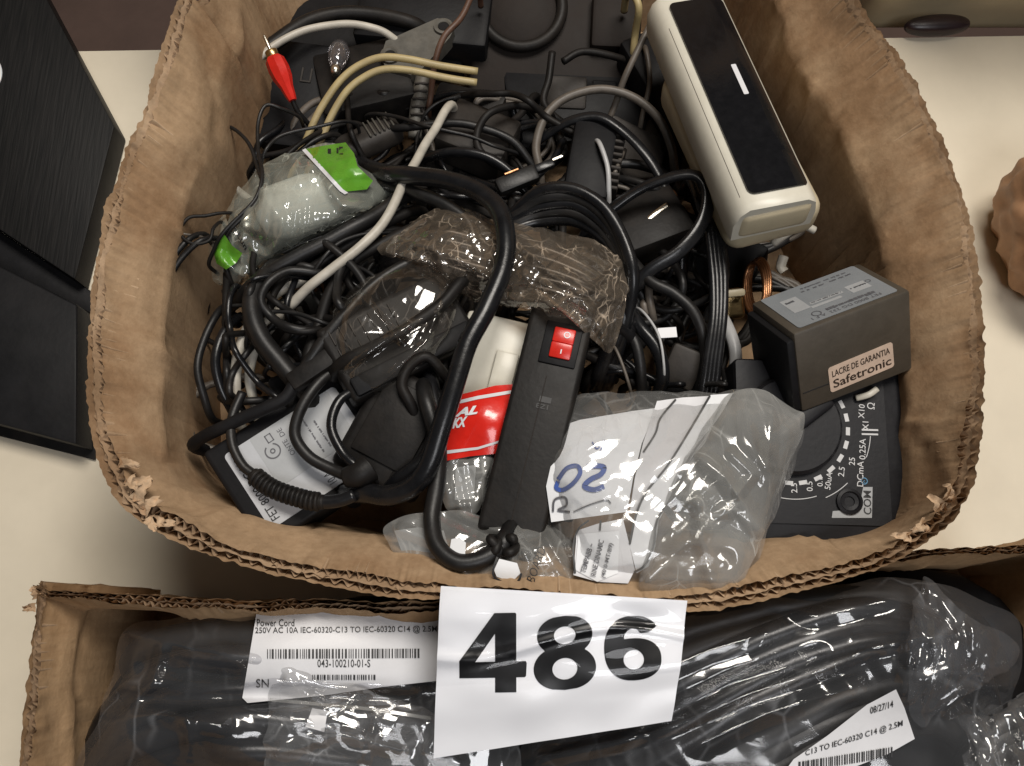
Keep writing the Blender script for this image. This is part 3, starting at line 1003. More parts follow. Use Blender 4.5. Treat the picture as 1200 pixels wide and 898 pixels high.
# dim block behind
o = mk('dark_adapter', *xf(frame(560, 165, .075, -24, -10), rbox(.06, .05, .03, .004)), M['grey_dark'], sharp=40)
tag(o, 'dark grey block-shaped adapter in front of the ring device', 'adapter')
cord('black_cable', [(440, 150, .08), (470, 150, .095), (520, 145, .1), (560, 150, .1), (600, 165, .095), (625, 195, .085)], .0035, M['black'], 'black cable crossing in front of the dark grey block')
cord('black_cable', [(500, 185, .10), (530, 178, .112), (570, 185, .115), (600, 205, .11), (620, 235, .1)], .0040, M['black_gloss'], 'glossy black cable just above the cable clip')

# small scraps of metal and white plug bits
cord('metal_prong', [(756, 262, .112), (770, 250, .114), (784, 240, .114)], .0028, M['metal'], 'bare metal prong glinting among black cords', 'prong', flat=.5, dive=(0, 0))
cord('brown_scrap', [(735, 252, .10), (752, 244, .106), (775, 236, .104), (790, 226, .1)], .004, M['copper'], 'brown plastic-wrapped wire scrap beside the metal prong', 'wire', flat=.4, dive=(0, 0))
cord('thin_cable', [(704, 170, .115), (712, 195, .115), (714, 222, .11)], .0020, M['grey_white'], 'short thin grey-white wire beside the ribbed connector')
cord('thin_cable', [(730, 180, .1), (722, 200, .105), (716, 215, .10), (735, 222, .1)], .0018, M['grey_cord'], 'fine grey wire next to the ribbed connector')

# ================================================================ ivory device with gloss panel
iv = thing('ivory_device', P(860, 150, .12), 'ivory handheld device with gloss black panel and white sticker', 'device')
Mi = frame(860, 134, .168, 12.5, -11, -1)
prof = [(-.031, -.020), (-.032, -.004), (-.0285, .0075), (-.0225, .0135), (.020, .0115), (.0265, .006), (.029, -.006), (.029, -.020)]


def extr(prof, y0, y1, inset=0.006, n=5, bulge=0.0):
    V, F = [], []
    st = [(y0, .72), (y0 + inset * .35, .90), (y0 + inset, 1.0), (y1 - inset, 1.0), (y1 - inset * .35, .90), (y1, .72)]
    m = len(prof)
    for y, s in st:
        for x, z in prof:
            V.append(Vector((x * (0.9 + .1 * s), y, z if z < -.01 else z * (0.55 + .45 * s))))
    for i in range(len(st) - 1):
        for k in range(m):
            F.append([i * m + k, i * m + (k + 1) % m, (i + 1) * m + (k + 1) % m, (i + 1) * m + k])
    F.append(list(range(m)))
    F.append([(len(st) - 1) * m + k for k in range(m)][::-1])
    return V, F


mk('front_shell', *xf(Mi, extr(prof, -.093, .118)), M['ivory'], iv, sharp=50)
mk('back_shell', *xf(Mi @ Matrix.Translation((.006, -.006, -.034)) @ Matrix.Rotation(R(2.5), 4, 'Z'), rbox(.072, .160, .036, .013, 5)), M['ivory_old'], iv, sharp=60)
o = mk('end_cap', *xf(Mi, rbox(.053, .020, .026, .006, 3, -.001, -.085, -.006)), M['ivory_old'], iv, sharp=50)
mk('seam', *xf(Mi, rbox(.0010, .165, .0010, 0, 1, -.0245, .002, .0108)), M['ink_brown'], iv, smooth=False)


def rrect(x0, y0, x1, y1, r, n=6):
    out = []
    for cx, cy, a0 in ((x1 - r, y1 - r, 0), (x0 + r, y1 - r, 90), (x0 + r, y0 + r, 180), (x1 - r, y0 + r, 270)):
        for k in range(n + 1):
            a = R(a0 + 90 * k / n)
            out.append((cx + r * math.cos(a), cy + r * math.sin(a)))
    return out


def plate(Mx, outline, zf, th, name, mat, parent, step=None):
    vf = poly2d(outline)
    if step: vf = refine(vf, step)
    bm = bmesh.new()
    vv = [bm.verts.new((x, y, zf(x, y))) for x, y in vf[0]]
    for f in vf[1]:
        try: bm.faces.new([vv[i] for i in f])
        except ValueError: pass
    for f in bm.faces:
        f.normal_update()
        if f.normal.z < 0: f.normal_flip()
    ex = bmesh.ops.extrude_face_region(bm, geom=list(bm.faces))
    for e in ex['geom']:
        if isinstance(e, bmesh.types.BMVert): e.co.z += th
    bmesh.ops.recalc_face_normals(bm, faces=list(bm.faces))
    bm.verts.index_update()
    V = [Mx @ v.co for v in bm.verts]
    F = [[v.index for v in f.verts] for f in bm.faces]
    bm.free()
    return mk(name, V, F, mat, parent, sharp=35)


def zi(x, y):
    return .0140 - (x + .0205) / .0365 * .002 - max(0, x - .018) * .55 - max(0, -.0200 - x) * .6


panel = plate(Mi, rrect(-.0195, -.082, .0240, .106, .005), zi, .0012, 'gloss_panel', M['panel_gloss'], iv, .0045)
plate(Mi, rrect(.0065, .004, .0102, .034, .0005, 1), lambda x, y: zi(x, y) + .0013, .0003, 'white_sticker', M['sticker_white'], panel)
cord('white_plug', [(905, 285, .09), (925, 272, .098), (942, 265, .10), (955, 270, .098)], .0032, M['white_cord'], 'short white cord end under the ivory device', 'cable', dive=(0, 0))

# ================================================================ copper band coil and brass can
cb = thing('copper_coil', P(880, 335, .08), 'brown copper ribbon coil beside the safety adapter', 'coil')
for k in range(4):
    cpts = [P(884 + 12 * math.cos(t) + k * 2.2, 338 + 30 * math.sin(t) - k * 1.5, .098 + .010 * math.cos(t)) for t in [j * math.pi / 12 for j in range(24)]]
    mk('winding', *tube(cpts, .0018, 8, True), M['copper'], cb)
bc = thing('brass_can', P(856, 350, .08), 'small dull brass metal can between black cords and copper coil', 'can')
mk('can', *xf(frame(856, 356, .095, 6, 20), rbox(.017, .024, .022, .004, 3)), M['brass'], bc, sharp=45)
mk('lid', *xf(frame(856, 344, .108, 6, 20), rbox(.018, .006, .020, .002, 2)), M['ivory_old'], bc, sharp=45)
cord('grey_white_cable', [(846, 372, .10), (856, 390, .11), (862, 412, .113), (860, 438, .110), (850, 470, .10)], .0048, M['grey_white'], 'thick grey-white cable beside the clear bag')
cord('pink_wire', [(868, 440, .10), (884, 430, .106), (900, 418, .105)], .0010, M['pink'], 'fine pink wire under the safety adapter', 'wire', dive=(0, 0))
cord('pale_scrap', [(918, 300, .10), (915, 312, .10), (919, 318, .1)], .004, M['white_cord'], 'small pale scrap below the ivory device', 'scrap', flat=.4, dive=(0, 0))

# ================================================================ adapter with the two stickers
sa = thing('sensor_adapter', P(985, 400, .1), 'brown-grey power adapter with peach warranty sticker leaning on the multimeter', 'adapter')
Ms = frame(974, 394, .160, 21, -46, 0)
WX, WY, WZ = .084, .056, .062
mk('case', *xf(Ms, rbox(WX, WY, WZ, .0022, 2, 0, 0, 0)), M['brown_case'], sa, sharp=40)
mk('case_step', *xf(Ms, rbox(.006, WY * .96, WZ * .9, .002, 2, -WX / 2 - .002, .0, -.002)), M['black_matt'], sa, sharp=40)
Mt = Ms @ Matrix.Translation((0, 0, WZ / 2))
pl = plate(Mt, rrect(-.036, -.024, .036, .026, .002), lambda x, y: .0002, .0003, 'grey_label', M['sticker_dull'], sa)
Mt2 = Mt @ Matrix.Rotation(math.pi, 4, 'Z')


def marks(x0, y0, x1, y1, seed):
    rg, rs, x = random.Random(seed), [], x0
    h = y1 - y0
    while x < x1:
        w_ = rg.uniform(.35, .8) * h
        if rg.random() < .82:
            rs.append((x, y0 + rg.uniform(0, .25) * h, x + w_ * .8, y1 - rg.uniform(0, .3) * h))
        x += w_
    return rects2d(rs)


def printed(parent, Mx, items, mat, name='printed_text', lift=.0007):
    geo = join(*[([Vector((x, y, 0)) for x, y in vf[0]], vf[1]) for vf in items])
    return flatprint(name, Mx, ([(v.x, v.y) for v in geo[0]], geo[1]), mat, parent, lift)


printed(pl, Mt2, [fit(text2d('FET 8000 DG 232  A F 1'), -.026, .0185, .024, .0215), marks(-.026, .0135, .010, .0172, 1),
                  marks(-.028, -.0215, .008, -.0195, 2), marks(-.028, -.0175, .010, -.0155, 3),
                  ring2d(.018, .0155, .0026, .0034), ring2d(-.030, .0, .0014, .002)], M['ink_grey'])
printed(pl, Mt2, [rects2d([(-.028, -.003, -.014, .008), (-.010, .000, .014, .003), (-.006, .005, .016, .008)]),
                  rects2d([(.016, -.014, .028, .006)])], M['sticker_pale'], 'label_field', .00062)
printed(pl, Mt2, [marks(-.027, .001, -.016, .003, 4), marks(-.009, .0007, .013, .0021, 5),
                  marks(.018, -.010, .025, -.007, 6)], M['ink_grey'], lift=.0009)
# front face
Mf = Ms @ Matrix.Translation((0, -WY / 2, 0)) @ Matrix.Rotation(math.pi / 2, 4, 'X')
st = plate(Mf @ Matrix.Rotation(R(2), 4, 'Z'), rrect(-.021, -.023, .027, -.003, .0022), lambda x, y: .0002, .0003, 'warranty_sticker', M['sticker_peach'], sa)
Mf2 = Mf @ Matrix.Rotation(R(2), 4, 'Z')
printed(st, Mf2, [fit(text2d('LACRE DE GARANTIA', bold=.012), -.0185, -.0112, .0245, -.0062), fit(text2d('Safetronic', bold=.014), -.0185, -.0202, .0250, -.0135)], M['ink_brown'])
mk('case_groove', *xf(Mf, rbox(.022, .0006, .0006, 0, 1, -.029, -.016, 0)), M['ink'], sa, smooth=False)

# ================================================================ multimeter
mm = thing('multimeter', P(960, 560, .06), 'black analogue multimeter with rotary dial and white scale markings', 'multimeter')
Mm = frame(962, 536, .142, -1.5, 3, 0)
s_ = scl(.142) * 1.02


def L2(px, py):
    """photo pixel -> multimeter face coordinates"""
    p = Mm.inverted() @ P(px, py, .142)
    return p.x, p.y


x0, y0 = L2(868, 640)
x1, y1 = L2(1052, 425)
mk('housing', *xf(Mm, rbox(x1 - x0, y1 - y0, .034, .004, 3, (x0 + x1) / 2, (y0 + y1) / 2, -.017)), M['meter'], mm, sharp=40)
fx0, fy0 = L2(868, 612)
fx1, fy1 = L2(1030, 428)
fp = plate(Mm, rrect(fx0, fy0, fx1, fy1, .002), lambda x, y: -.0002, .0016, 'face_plate', M['meter'], mm)
dx, dy = L2(925, 500)
kn = mk('dial_knob', *xf(Mm @ Matrix.Translation((dx, dy, 0)), lathe([(.0345, .001), (.0342, .0055), (.032, .008), (.001, .0082)], 48)), M['meter'], mm, sharp=35)
Mk = Mm @ Matrix.Translation((dx, dy, 0)) @ Matrix.Rotation(R(38), 4, 'Z')
mk('grip_bar', *xf(Mk, rbox(.062, .013, .007, .003, 3, 0, 0, .010)), M['meter'], kn, sharp=40)
tk = []
for a in (-94, -80, -64, -48, -33, -18, -4, 10, 24):
    r0, r1 = .0380, .0408
    w2 = .0028
    ca, sa_ = math.cos(R(a)), math.sin(R(a))
    tk.append(([(dx + r * ca - q * sa_, dy + r * sa_ + q * ca) for r, q in ((r0, -w2), (r1, -w2), (r1, w2), (r0, w2))], [[0, 1, 2, 3]]))
for t in tk:
    printed(mm, Mm, [t], M['meter_white'], 'scale_tick', .0017)


def text_at(body, px, py, h, ang, bold=.005):
    V, F = text2d(body, 1.0, bold, 'CENTER')
    cx, cy = L2(px, py)
    k = h / .72
    ca, sa_ = math.cos(R(ang)), math.sin(R(ang))
    return [(cx + k * (x * ca - (y - .36) * sa_), cy + k * (x * sa_ + (y - .36) * ca)) for x, y in V], F


printed(mm, Mm, [text_at('2.5', 930, 572, .0042, 90), text_at('0.5', 948, 570, .0042, 90), text_at('0.1', 960, 565, .0038, 90), text_at('50uA', 970, 564, .0040, 80),
                 text_at('2.5', 985, 553, .0042, 80), text_at('25', 997, 541, .0042, 85), text_at('DCmA', 1007, 556, .0044, 86), text_at('0.25A', 1009, 527, .0044, 86),
                 text_at('X1', 1012, 499, .0042, 88), text_at('X10', 1007, 483, .0042, 84), text_at('\u03a9', 1018, 477, .005, 84)], M['meter_white'], lift=.0019)
arcr = math.hypot(*[a - b for a, b in zip(L2(1029, 515), (dx, dy))])
printed(mm, Mm, [ring2d(dx, dy, .0500, .0505, -100, -72), ring2d(dx, dy, .0530, .0535, -66, -46), ring2d(dx, dy, .0545, .0550, -22, -6),
                 rects2d([(*L2(1008, 510.5), *L2(1027, 509)), (*L2(1008, 505.5), *L2(1027, 504))])], M['meter_white'], 'scale_line', .0019)
hx, hy = L2(995, 588)
qx0, qy0 = L2(975, 607)
qx1, qy1 = L2(1022, 571)
plate(Mm, [L2(975, 607), L2(1022, 607), L2(1022, 571), L2(1011, 571), L2(1008, 590), L2(996, 598), L2(976, 599)], lambda x, y: .0015, .0003, 'socket_label', M['sticker_pale'], fp)
printed(fp, Mm, [text_at('COM', 1016, 589, .0052, 88, .01)], M['ink'], lift=.0021)
sk = mk('test_socket', *xf(Mm @ Matrix.Translation((hx, hy, 0)), lathe([(.0088, .001), (.0088, .0035), (.0068, .0042), (.0060, .0030), (.0035, .0026), (.0035, .0010)], 28)), M['meter'], mm, sharp=35)
printed(mm, Mm, [ring2d(*L2(1012, 564), .0018, .0024), text_at('c', 1012, 564, .0025, 0)], M['meter_blue'], 'blue_mark', .0019)
cord('white_clip', [(1003, 466, .148), (1018, 462, .152), (1028, 455, .152)], .0022, M['white_cord'], 'white crescent-shaped clip under the safety adapter', 'clip', flat=.5, dive=(0, 0))

# ================================================================ power strip
ps = thing('power_strip', P(620, 500, .12), 'long black power strip with a red rocker switch', 'power strip')
pA, pB = P(662, 355, .176), P(596, 630, .172)
ydir = (pA - pB).normalized()
ang = math.degrees(math.atan2(ydir.y, ydir.x)) - 90
LENP = (pA - pB).length
Mp = Matrix.Translation((pA + pB) / 2) @ Matrix.Rotation(R(ang), 4, 'Z') @ Matrix.Rotation(R(-3), 4, 'Y')
mk('housing', *xf(Mp, rbox(.043, LENP * 1.04, .034, .0032, 3, 0, .004, -.017)), M['black_dusty'], ps, sharp=40)


def LP(px, py):
    p = Mp.inverted() @ P(px, py, .175)
    return p.x, p.y


sx_, sy_ = LP(659, 404)
mk('switch_frame', *xf(Mp, rbox(.025, .030, .002, .0008, 2, sx_ - .001, sy_, .0006)), M['black_matt'], ps, sharp=40)
sw = mk('rocker_switch', *xf(Mp, rbox(.0145, .0105, .005, .001, 2, sx_, sy_ + .0053, .0024)), M['red'], ps, sharp=40)
mk('rocker_half', *xf(Mp @ Matrix.Translation((sx_, sy_ - .0050, .0020)) @ Matrix.Rotation(R(12), 4, 'X'), rbox(.0145, .0105, .005, .001, 2)), M['red'], sw, sharp=40)
printed(sw, Mp @ Matrix.Translation((sx_ + .002, sy_ + .0058, 0)), [ring2d(0, 0, .0016, .0023, n=20)], M['paper'], 'on_off_mark', .0052)
printed(sw, Mp @ Matrix.Translation((sx_ + .0005, sy_ - .0052, 0)) @ Matrix.Rotation(R(12), 4, 'X'), [rects2d([(-.0004, -.0015, .0004, .0015)])], M['paper'], 'on_off_mark', .0052)
ex_, ey_ = LP(636, 473)
printed(ps, Mp @ Matrix.Translation((ex_, ey_, 0)), [fit(text2d('EZ1', bold=.02), -.004, -.0035, .004, -.0003), rects2d([(-.003, .001, .005, .005)])], M['ink'], lift=.0004)
mk('seam_ridge', *xf(Mp, rbox(.0006, LENP * .62, .0006, 0, 1, -.0005, -.022, .0002)), M['taupe'], ps, smooth=False)
mk('end_cap', *xf(Mp, rbox(.038, .012, .028, .004, 3, 0, -LENP * .5 - .004, -.018)), M['black_matt'], ps, sharp=40)

# ================================================================ left group of adapters
fa = thing('black_adapter', P(350, 540, .1), 'black power brick with grey label reading FET 8000 DG 232', 'adapter')
Mf = frame(352, 536, .140, 125.5, 4, -4)
mk('case', *xf(Mf, rbox(.080, .106, .040, .0035, 3, 0, 0, -.020)), M['black_matt'], fa, sharp=40)
lb = plate(Mf, rrect(-.031, -.046, .030, .042, .003), lambda x, y: .0002, .0003, 'grey_label', M['sticker'], fa)
inner_l = plate(Mf, rrect(-.010, -.040, .030, .022, .002), lambda x, y: .00055, .0002, 'label_field', M['sticker_pale'], lb)
printed(lb, Mf, [fit(text2d('FET 8000 DG 232', bold=.008), -.027, .0325, .024, .0385), fit(text2d('10 A'), -.028, -.012, -.019, -.006)], M['ink'])
printed(lb, Mf, [ring2d(.014, .013, .0046, .0056, 30, 330), ring2d(.014, .013, .0010, .0019), fit(text2d('ONTE'), .004, .001, .016, .0045), fit(text2d('DE'), .019, .0, .025, .0035),
                 rects2d([(.020, .008, .026, .0088), (.020, .012, .026, .0128), (.020, .008, .0206, .0128), (.0254, .008, .026, .0128)]),
                 marks(-.006, -.016, .024, -.0145, 7), marks(-.006, -.022, .016, -.0205, 8)], M['ink_grey'], lift=.0010)
printed(lb, Mf, [ring2d(-.024, .012, .0026, .0045), ring2d(-.022, .011, .0008, .0022)], M['ink_blue'], 'ink_stamp', .0009)

fb = thing('black_adapter', P(405, 470, .1), 'black adapter showing a small strip of white label with symbols', 'adapter')
Mb = frame(392, 466, .131, 118, 8, 4)
mk('case', *xf(Mb, rbox(.07, .075, .036, .004, 3, 0, 0, -.018)), M['black_matt'], fb, sharp=40)
lb2 = plate(Mb, rrect(-.030, -.024, .030, .022, .002), lambda x, y: .0002, .0003, 'white_label', M['sticker'], fb)
printed(lb2, Mb, [ring2d(.012, .012, .0026, .0033), ring2d(.012, .004, .0026, .0033), ring2d(.003, .012, .0026, .0033), ring2d(.003, .004, .0026, .0033), fit(text2d('HOTEM'), -.022, .004, -.008, .008)], M['ink_grey'])

fc = thing('vented_adapter', P(470, 390, .12), 'large dusty black adapter with grid of vents wrapped in clear plastic', 'adapter')
Mc = frame(468, 392, .158, 30, 6, 8)
mk('case', *xf(Mc, rbox(.100, .058, .045, .004, 3, 0, 0, -.0225)), M['black_dusty'], fc, sharp=40)
mk('lid_step', *xf(Mc, rbox(.092, .014, .006, .002, 2, 0, -.020, .002)), M['black_matt'], fc, sharp=40)
for i in range(7):
    for j in range(2):
        mk('vent_rib', *xf(Mc, rbox(.0012, .011, .0016, .0004, 1, -.042 + i * .0075, .004 + j * .014, .0006)), M['grey_dark'], fc, sharp=40)
fd = thing('plug_adapter', P(460, 520, .12), 'dusty black plug-in adapter with round cord socket', 'adapter')
Md = frame(462, 505, .153, 62, 0, -6)
mk('case', *xf(Md, rbox(.080, .060, .045, .006, 3, 0, 0, -.0225)), M['black_dusty'], fd, sharp=40)
mk('face_panel', *xf(Md, rbox(.055, .042, .003, .001, 2, .004, 0, .0008)), M['black_dusty'], fd, sharp=40)
tl = catmull(pts([(432, 548, .160), (420, 556, .162), (405, 560, .16)]), 6)
mk('cord_socket', *tube(tl, .0105, 16, rfun=lambda t: 1 - .35 * t), M['black_dusty'], fd)

# braided strain relief lying across the label
sr = thing('coiled_lead', P(360, 575, .15), 'black lead with a beaded strain relief lying across the adapter label', 'lead')
path = catmull(pts([(296, 556, .151), (318, 572, .1525), (345, 582, .1535), (372, 588, .1545), (400, 586, .156), (432, 572, .158)]), 10)
mk('strain_relief', *tube(path[:34], .0050, 12), M['black_dusty'], sr)
for k in range(15):
    p = path[2 + k * 2]
    t = (path[3 + k * 2] - path[1 + k * 2]).normalized()
    Mq = Matrix.Translation(p) @ t.to_track_quat('Z', 'Y').to_matrix().to_4x4()
    mk('bead', *xf(Mq, lathe([(.0048, -.0016), (.0066, -.0008), (.0066, .0008), (.0048, .0016)], 14)), M['black_dusty'], sr)
mk('sleeve', *tube(path[32:46], .0046, 12), M['black_gloss'], sr)
mk('cable', *tube(catmull(pts([(300, 558, .150), (284, 545, .150), (272, 520, .15), (272, 490, .15), (284, 460, .148)]), 8), .0034, 10), M['black'], sr)

# ================================================================ bold foreground cords
cord('thick_cable', [(432, 196, .10), (455, 203, .135), (480, 205, .150), (520, 210, .162), (558, 222, .172), (584, 245, .180), (594, 280, .186), (588, 320, .190), (570, 360, .192), (549, 400, .192), (534, 445, .190), (520, 495, .186), (505, 540, .180), (485, 568, .172), (455, 580, .164), (430, 578, .156)],
     .0068, M['black_gloss'], 'thickest glossy black cable snaking over the brown wrapper')
cord('thick_cable', [(500, 470, .170), (512, 520, .168), (512, 570, .168), (506, 610, .172), (512, 640, .178), (535, 658, .182), (562, 656, .182), (586, 642, .180), (592, 630, .178)],
     0.0056, M['black'], 'black cable running down to a knot below the power strip')
kt = [(590 + 14 * math.cos(t * 2) + 3 * math.cos(5 * t), 640 + 9 * math.sin(t * 3), .180 + .006 * math.sin(4 * t)) for t in [j * 2 * math.pi / 14 for j in range(14)]]
cord('cord_knot', kt, .0030, M['black_dusty'], 'frayed black knot at the end of the power strip', 'knot', closed=True)
cord('black_cable', [(462, 212, .13), (490, 228, .145), (520, 240, .150), (550, 262, .152), (560, 300, .150)], .0050, M['black'], 'black cable half hidden under the thickest cable')
cord('black_cable', [(440, 215, .12), (470, 222, .135), (510, 232, .14), (540, 250, .14)], .0042, M['black_gloss'], 'short glossy black cable below the green bag tip')
# coil next to wrapper
for k in range(5):
    d = k * 9
    cord('coiled_cable', [(600, 252 + d * .5, .140), (632, 224 + d, .158 - k * .004), (672, 222 + d, .164 - k * .004), (706, 242 + d, .166 - k * .004), (730 - d * .2, 278 + d * .6, .164 - k * .004), (742 - d * .3, 325, .158 - k * .004), (735 - d * .3, 375, .14), (722 - d * .4, 420, .12)],
         .0046, M['black_gloss'] if k % 2 == 0 else M['black'], 'loop of black cord coiled behind the brown wrapper, counted %s from the outside' % ('first', 'second', 'third', 'fourth', 'fifth')[k], seed=k * 3.1)
# flat ribbed cords on the other side
cord('flat_cable', [(700, 260, .12), (745, 225, .132), (785, 208, .14), (815, 206, .145), (829, 226, .147), (822, 262, .146), (795, 295, .142), (760, 318, .135), (735, 345, .12)], .0052, M['black_gloss'], 'flat glossy black cord bent into a tight loop', flat=.55, ribs=3)
for k in range(4):
    cord('parallel_cable', [(812 + k * 5, 220, .125), (826 + k * 5, 260, .134), (834 + k * 4.6, 310, .138), (836 + k * 4.2, 360, .138), (830 + k * 4.5, 410, .134), (822 + k * 5, 460, .126)], .0030, M['black_gloss'],
         'ribbed black cord of the four-strand bundle, %s strand' % ('innermost', 'second', 'third', 'outermost')[k], seed=2.0)
cord('black_cable', [(735, 300, .12), (760, 330, .13), (790, 345, .132), (815, 370, .13), (826, 410, .122), (818, 460, .11)], .0044, M['black'], 'black cable dropping towards the clear bag')
cord('black_cable', [(735, 360, .12), (752, 385, .13), (770, 410, .13), (778, 440, .125), (770, 470, .11)], .0050, M['black_gloss'], 'glossy black cable curling just above the clear bag')
cord('black_cable', [(700, 430, .11), (720, 400, .125), (740, 395, .128), (750, 425, .125), (752, 465, .11)], .0042, M['black'], 'black cable in the gap beside the rocker switch')
cord('thin_cable', [(757, 370, .134), (772, 395, .137), (778, 425, .135)], .0010, M['grey_white'], 'fine pale wire glinting on black cables', 'wire')
cord('thin_cable', [(718, 405, .130), (728, 425, .132), (736, 448, .13)], .0012, M['grey_cord'], 'fine grey wire beside the wrapper tip', 'wire')
o = mk('white_tag', *xf(frame(782, 390, .122, 4, 0), rbox(.014, .008, .0008, .0002, 1)), M['sticker_white'], sharp=40)
tag(o, 'tiny white paper tag among the black cords', 'tag')
o = mk('dark_connector', *xf(frame(800, 430, .11, -24, 20), rbox(.026, .03, .018, .003)), M['grey_dark'], sharp=40)
tag(o, 'dark grey connector block above the clear bag', 'connector')
o = mk('dark_adapter', *xf(frame(760, 265, .10, 22, -12), rbox(.058, .05, .028, .005)), M['black_dusty'], sharp=40)
tag(o, 'dusty black adapter framed by the flat cord loop', 'adapter')

# white cord across the heap and its coils
cord('white_cable', [(524, 128, .105), (506, 158, .118), (488, 186, .130), (474, 210, .140), (462, 238, .146), (446, 264, .150), (422, 290, .152), (392, 314, .152), (362, 338, .148), (338, 362, .138), (320, 382, .125)], .0036, M['white_cord'], 'off-white cord crossing diagonally below the green bag')
cord('white_cable', [(378, 318, .125), (350, 330, .132), (322, 345, .132), (298, 372, .130), (282, 405, .130), (276, 440, .128), (278, 480, .118)], .0040, M['white_cord'], 'outer strand of the off-white cord coil by the box wall')
cord('white_cable', [(330, 360, .122), (308, 385, .125), (297, 415, .126), (293, 445, .124), (298, 475, .115)], .0036, M['white_cord'], 'inner strand of the off-white cord coil by the box wall')
# dark cables of the left side
cord('black_cable', [(470, 232, .13), (430, 258, .142), (390, 280, .146), (350, 300, .146), (318, 318, .144), (296, 335, .136), (280, 350, .12)], .0054, M['black'], 'thick black cable running along the lower edge of the green bag')
cord('black_cable', [(500, 262, .13), (450, 285, .14), (410, 310, .143), (385, 345, .142), (372, 385, .14), (360, 420, .145)], .0042, M['black_dusty'], 'dull black cable slanting from the wrapper to the label brick')
cord('black_cable', [(480, 250, .125), (440, 268, .135), (400, 292, .138), (360, 318, .136), (320, 335, .13)], .0042, M['black_dusty'], 'dusty black cable just under the green bag')
cord('black_cable', [(312, 322, .145), (296, 345, .154), (296, 372, .157), (308, 400, .157), (328, 425, .156), (345, 445, .152)], 0.0068, M['black'], 'stout black plug lead bent beside the white coils')
cord('black_cable', [(270, 380, .125), (258, 400, .13), (252, 425, .13), (258, 455, .124), (270, 480, .115)], .0036, M['black_gloss'], 'glossy black cable hugging the white coil')
cord('black_cable', [(252, 370, .115), (238, 400, .12), (232, 435, .12), (240, 470, .112)], .0030, M['black'], 'thin black cable nearest the tan box wall')
cord('black_cable', [(345, 452, .153), (360, 425, .160), (385, 392, .163), (408, 365, .164), (430, 340, .162), (460, 318, .158), (495, 302, .152)], .0040, M['black'], 'black cable rising from the label brick past the vents')
cord('black_cable', [(350, 440, .156), (335, 465, .157), (312, 478, .156), (290, 488, .154), (262, 502, .15), (240, 512, .14)], .0046, M['black_matt'], 'matt black lead along the top of the label brick')
cord('black_cable', [(398, 430, .150), (372, 450, .158), (352, 480, .160), (345, 510, .158), (362, 535, .156), (390, 550, .156), (415, 560, .158)], .0040, M['black'], 'black cable looping over the label brick to the cord socket')
cord('black_cable', [(420, 455, .155), (398, 470, .161), (388, 500, .163), (400, 530, .162), (420, 548, .162)], .0034, M['black_gloss'], 'tight glossy loop beside the cord socket')
cord('black_cable', [(540, 330, .165), (515, 360, .170), (480, 385, .171), (440, 405, .170), (405, 422, .166)], .0045, M['black_dusty'], 'dusty black cable crossing the vented adapter')
cord('black_cable', [(520, 440, .155), (500, 420, .163), (480, 428, .165), (470, 450, .164), (480, 472, .16)], .0038, M['black_dusty'], 'small dusty cable curl below the vented adapter')
o = mk('rubber_plug', *xf(frame(375, 428, .158, 36, 0, 0), rbox(.048, .014, .012, .003, 2)), M['black_dusty'], sharp=40)
tag(o, 'small dusty rubber plug between the vented adapter and label brick', 'plug')
for k, zz in enumerate((.158, .150, .142)):
    cord('black_cable', [(505 - k * 8, 450 + k * 14, .150), (512 - k * 6, 490 + k * 10, zz), (500 - k * 9, 535 + k * 4, zz), (470 - k * 8, 560, zz - .004)], .0055 - k * .0006, M['black' if k else 'black_gloss'],
         'black cable bundled beside the red packet, %s layer' % ('top', 'middle', 'bottom')[k], seed=k * 2.2)
# fine wires at the left
cord('fine_wire', [(330, 128, .12), (312, 124, .125), (303, 145, .125), (303, 175, .13), (307, 205, .145), (300, 232, .15), (280, 255, .15), (262, 275, .148), (252, 292, .14)], .0015, M['black'], 'fine black wire draped over the green bag edge', 'wire')
cord('fine_wire', [(250, 148, .11), (272, 150, .118), (290, 165, .125), (300, 190, .132), (308, 212, .145), (303, 235, .15), (288, 252, .15), (268, 270, .148)], .0015, M['black'], 'second fine black wire draped over the green bag', 'wire')
cord('fine_wire', [(310, 178, .128), (325, 162, .125), (345, 155, .122), (368, 150, .12), (400, 142, .115)], .0014, M['black'], 'fine black wire leading away behind the green bag', 'wire')
cord('fine_wire', [(262, 250, .14), (242, 253, .145), (222, 255, .148), (212, 272, .15), (226, 285, .15), (245, 282, .148), (250, 268, .146)], .0013, M['black_dusty'], 'curl of fine wire between green bag and box wall', 'wire')
cord('fine_wire', [(235, 282, .148), (215, 300, .146), (200, 322, .145), (186, 345, .145), (176, 352, .146), (180, 338, .147), (200, 305, .147), (222, 280, .146)], .0022, M['black'], 'doubled-back fine wire hanging against the tan box wall', 'wire')
cord('fine_wire', [(222, 275, .146), (200, 275, .150), (184, 292, .152), (172, 320, .152), (171, 340, .15)], .0009, M['grey_cord'], 'hair-thin wire arching on the tan box wall', 'wire')

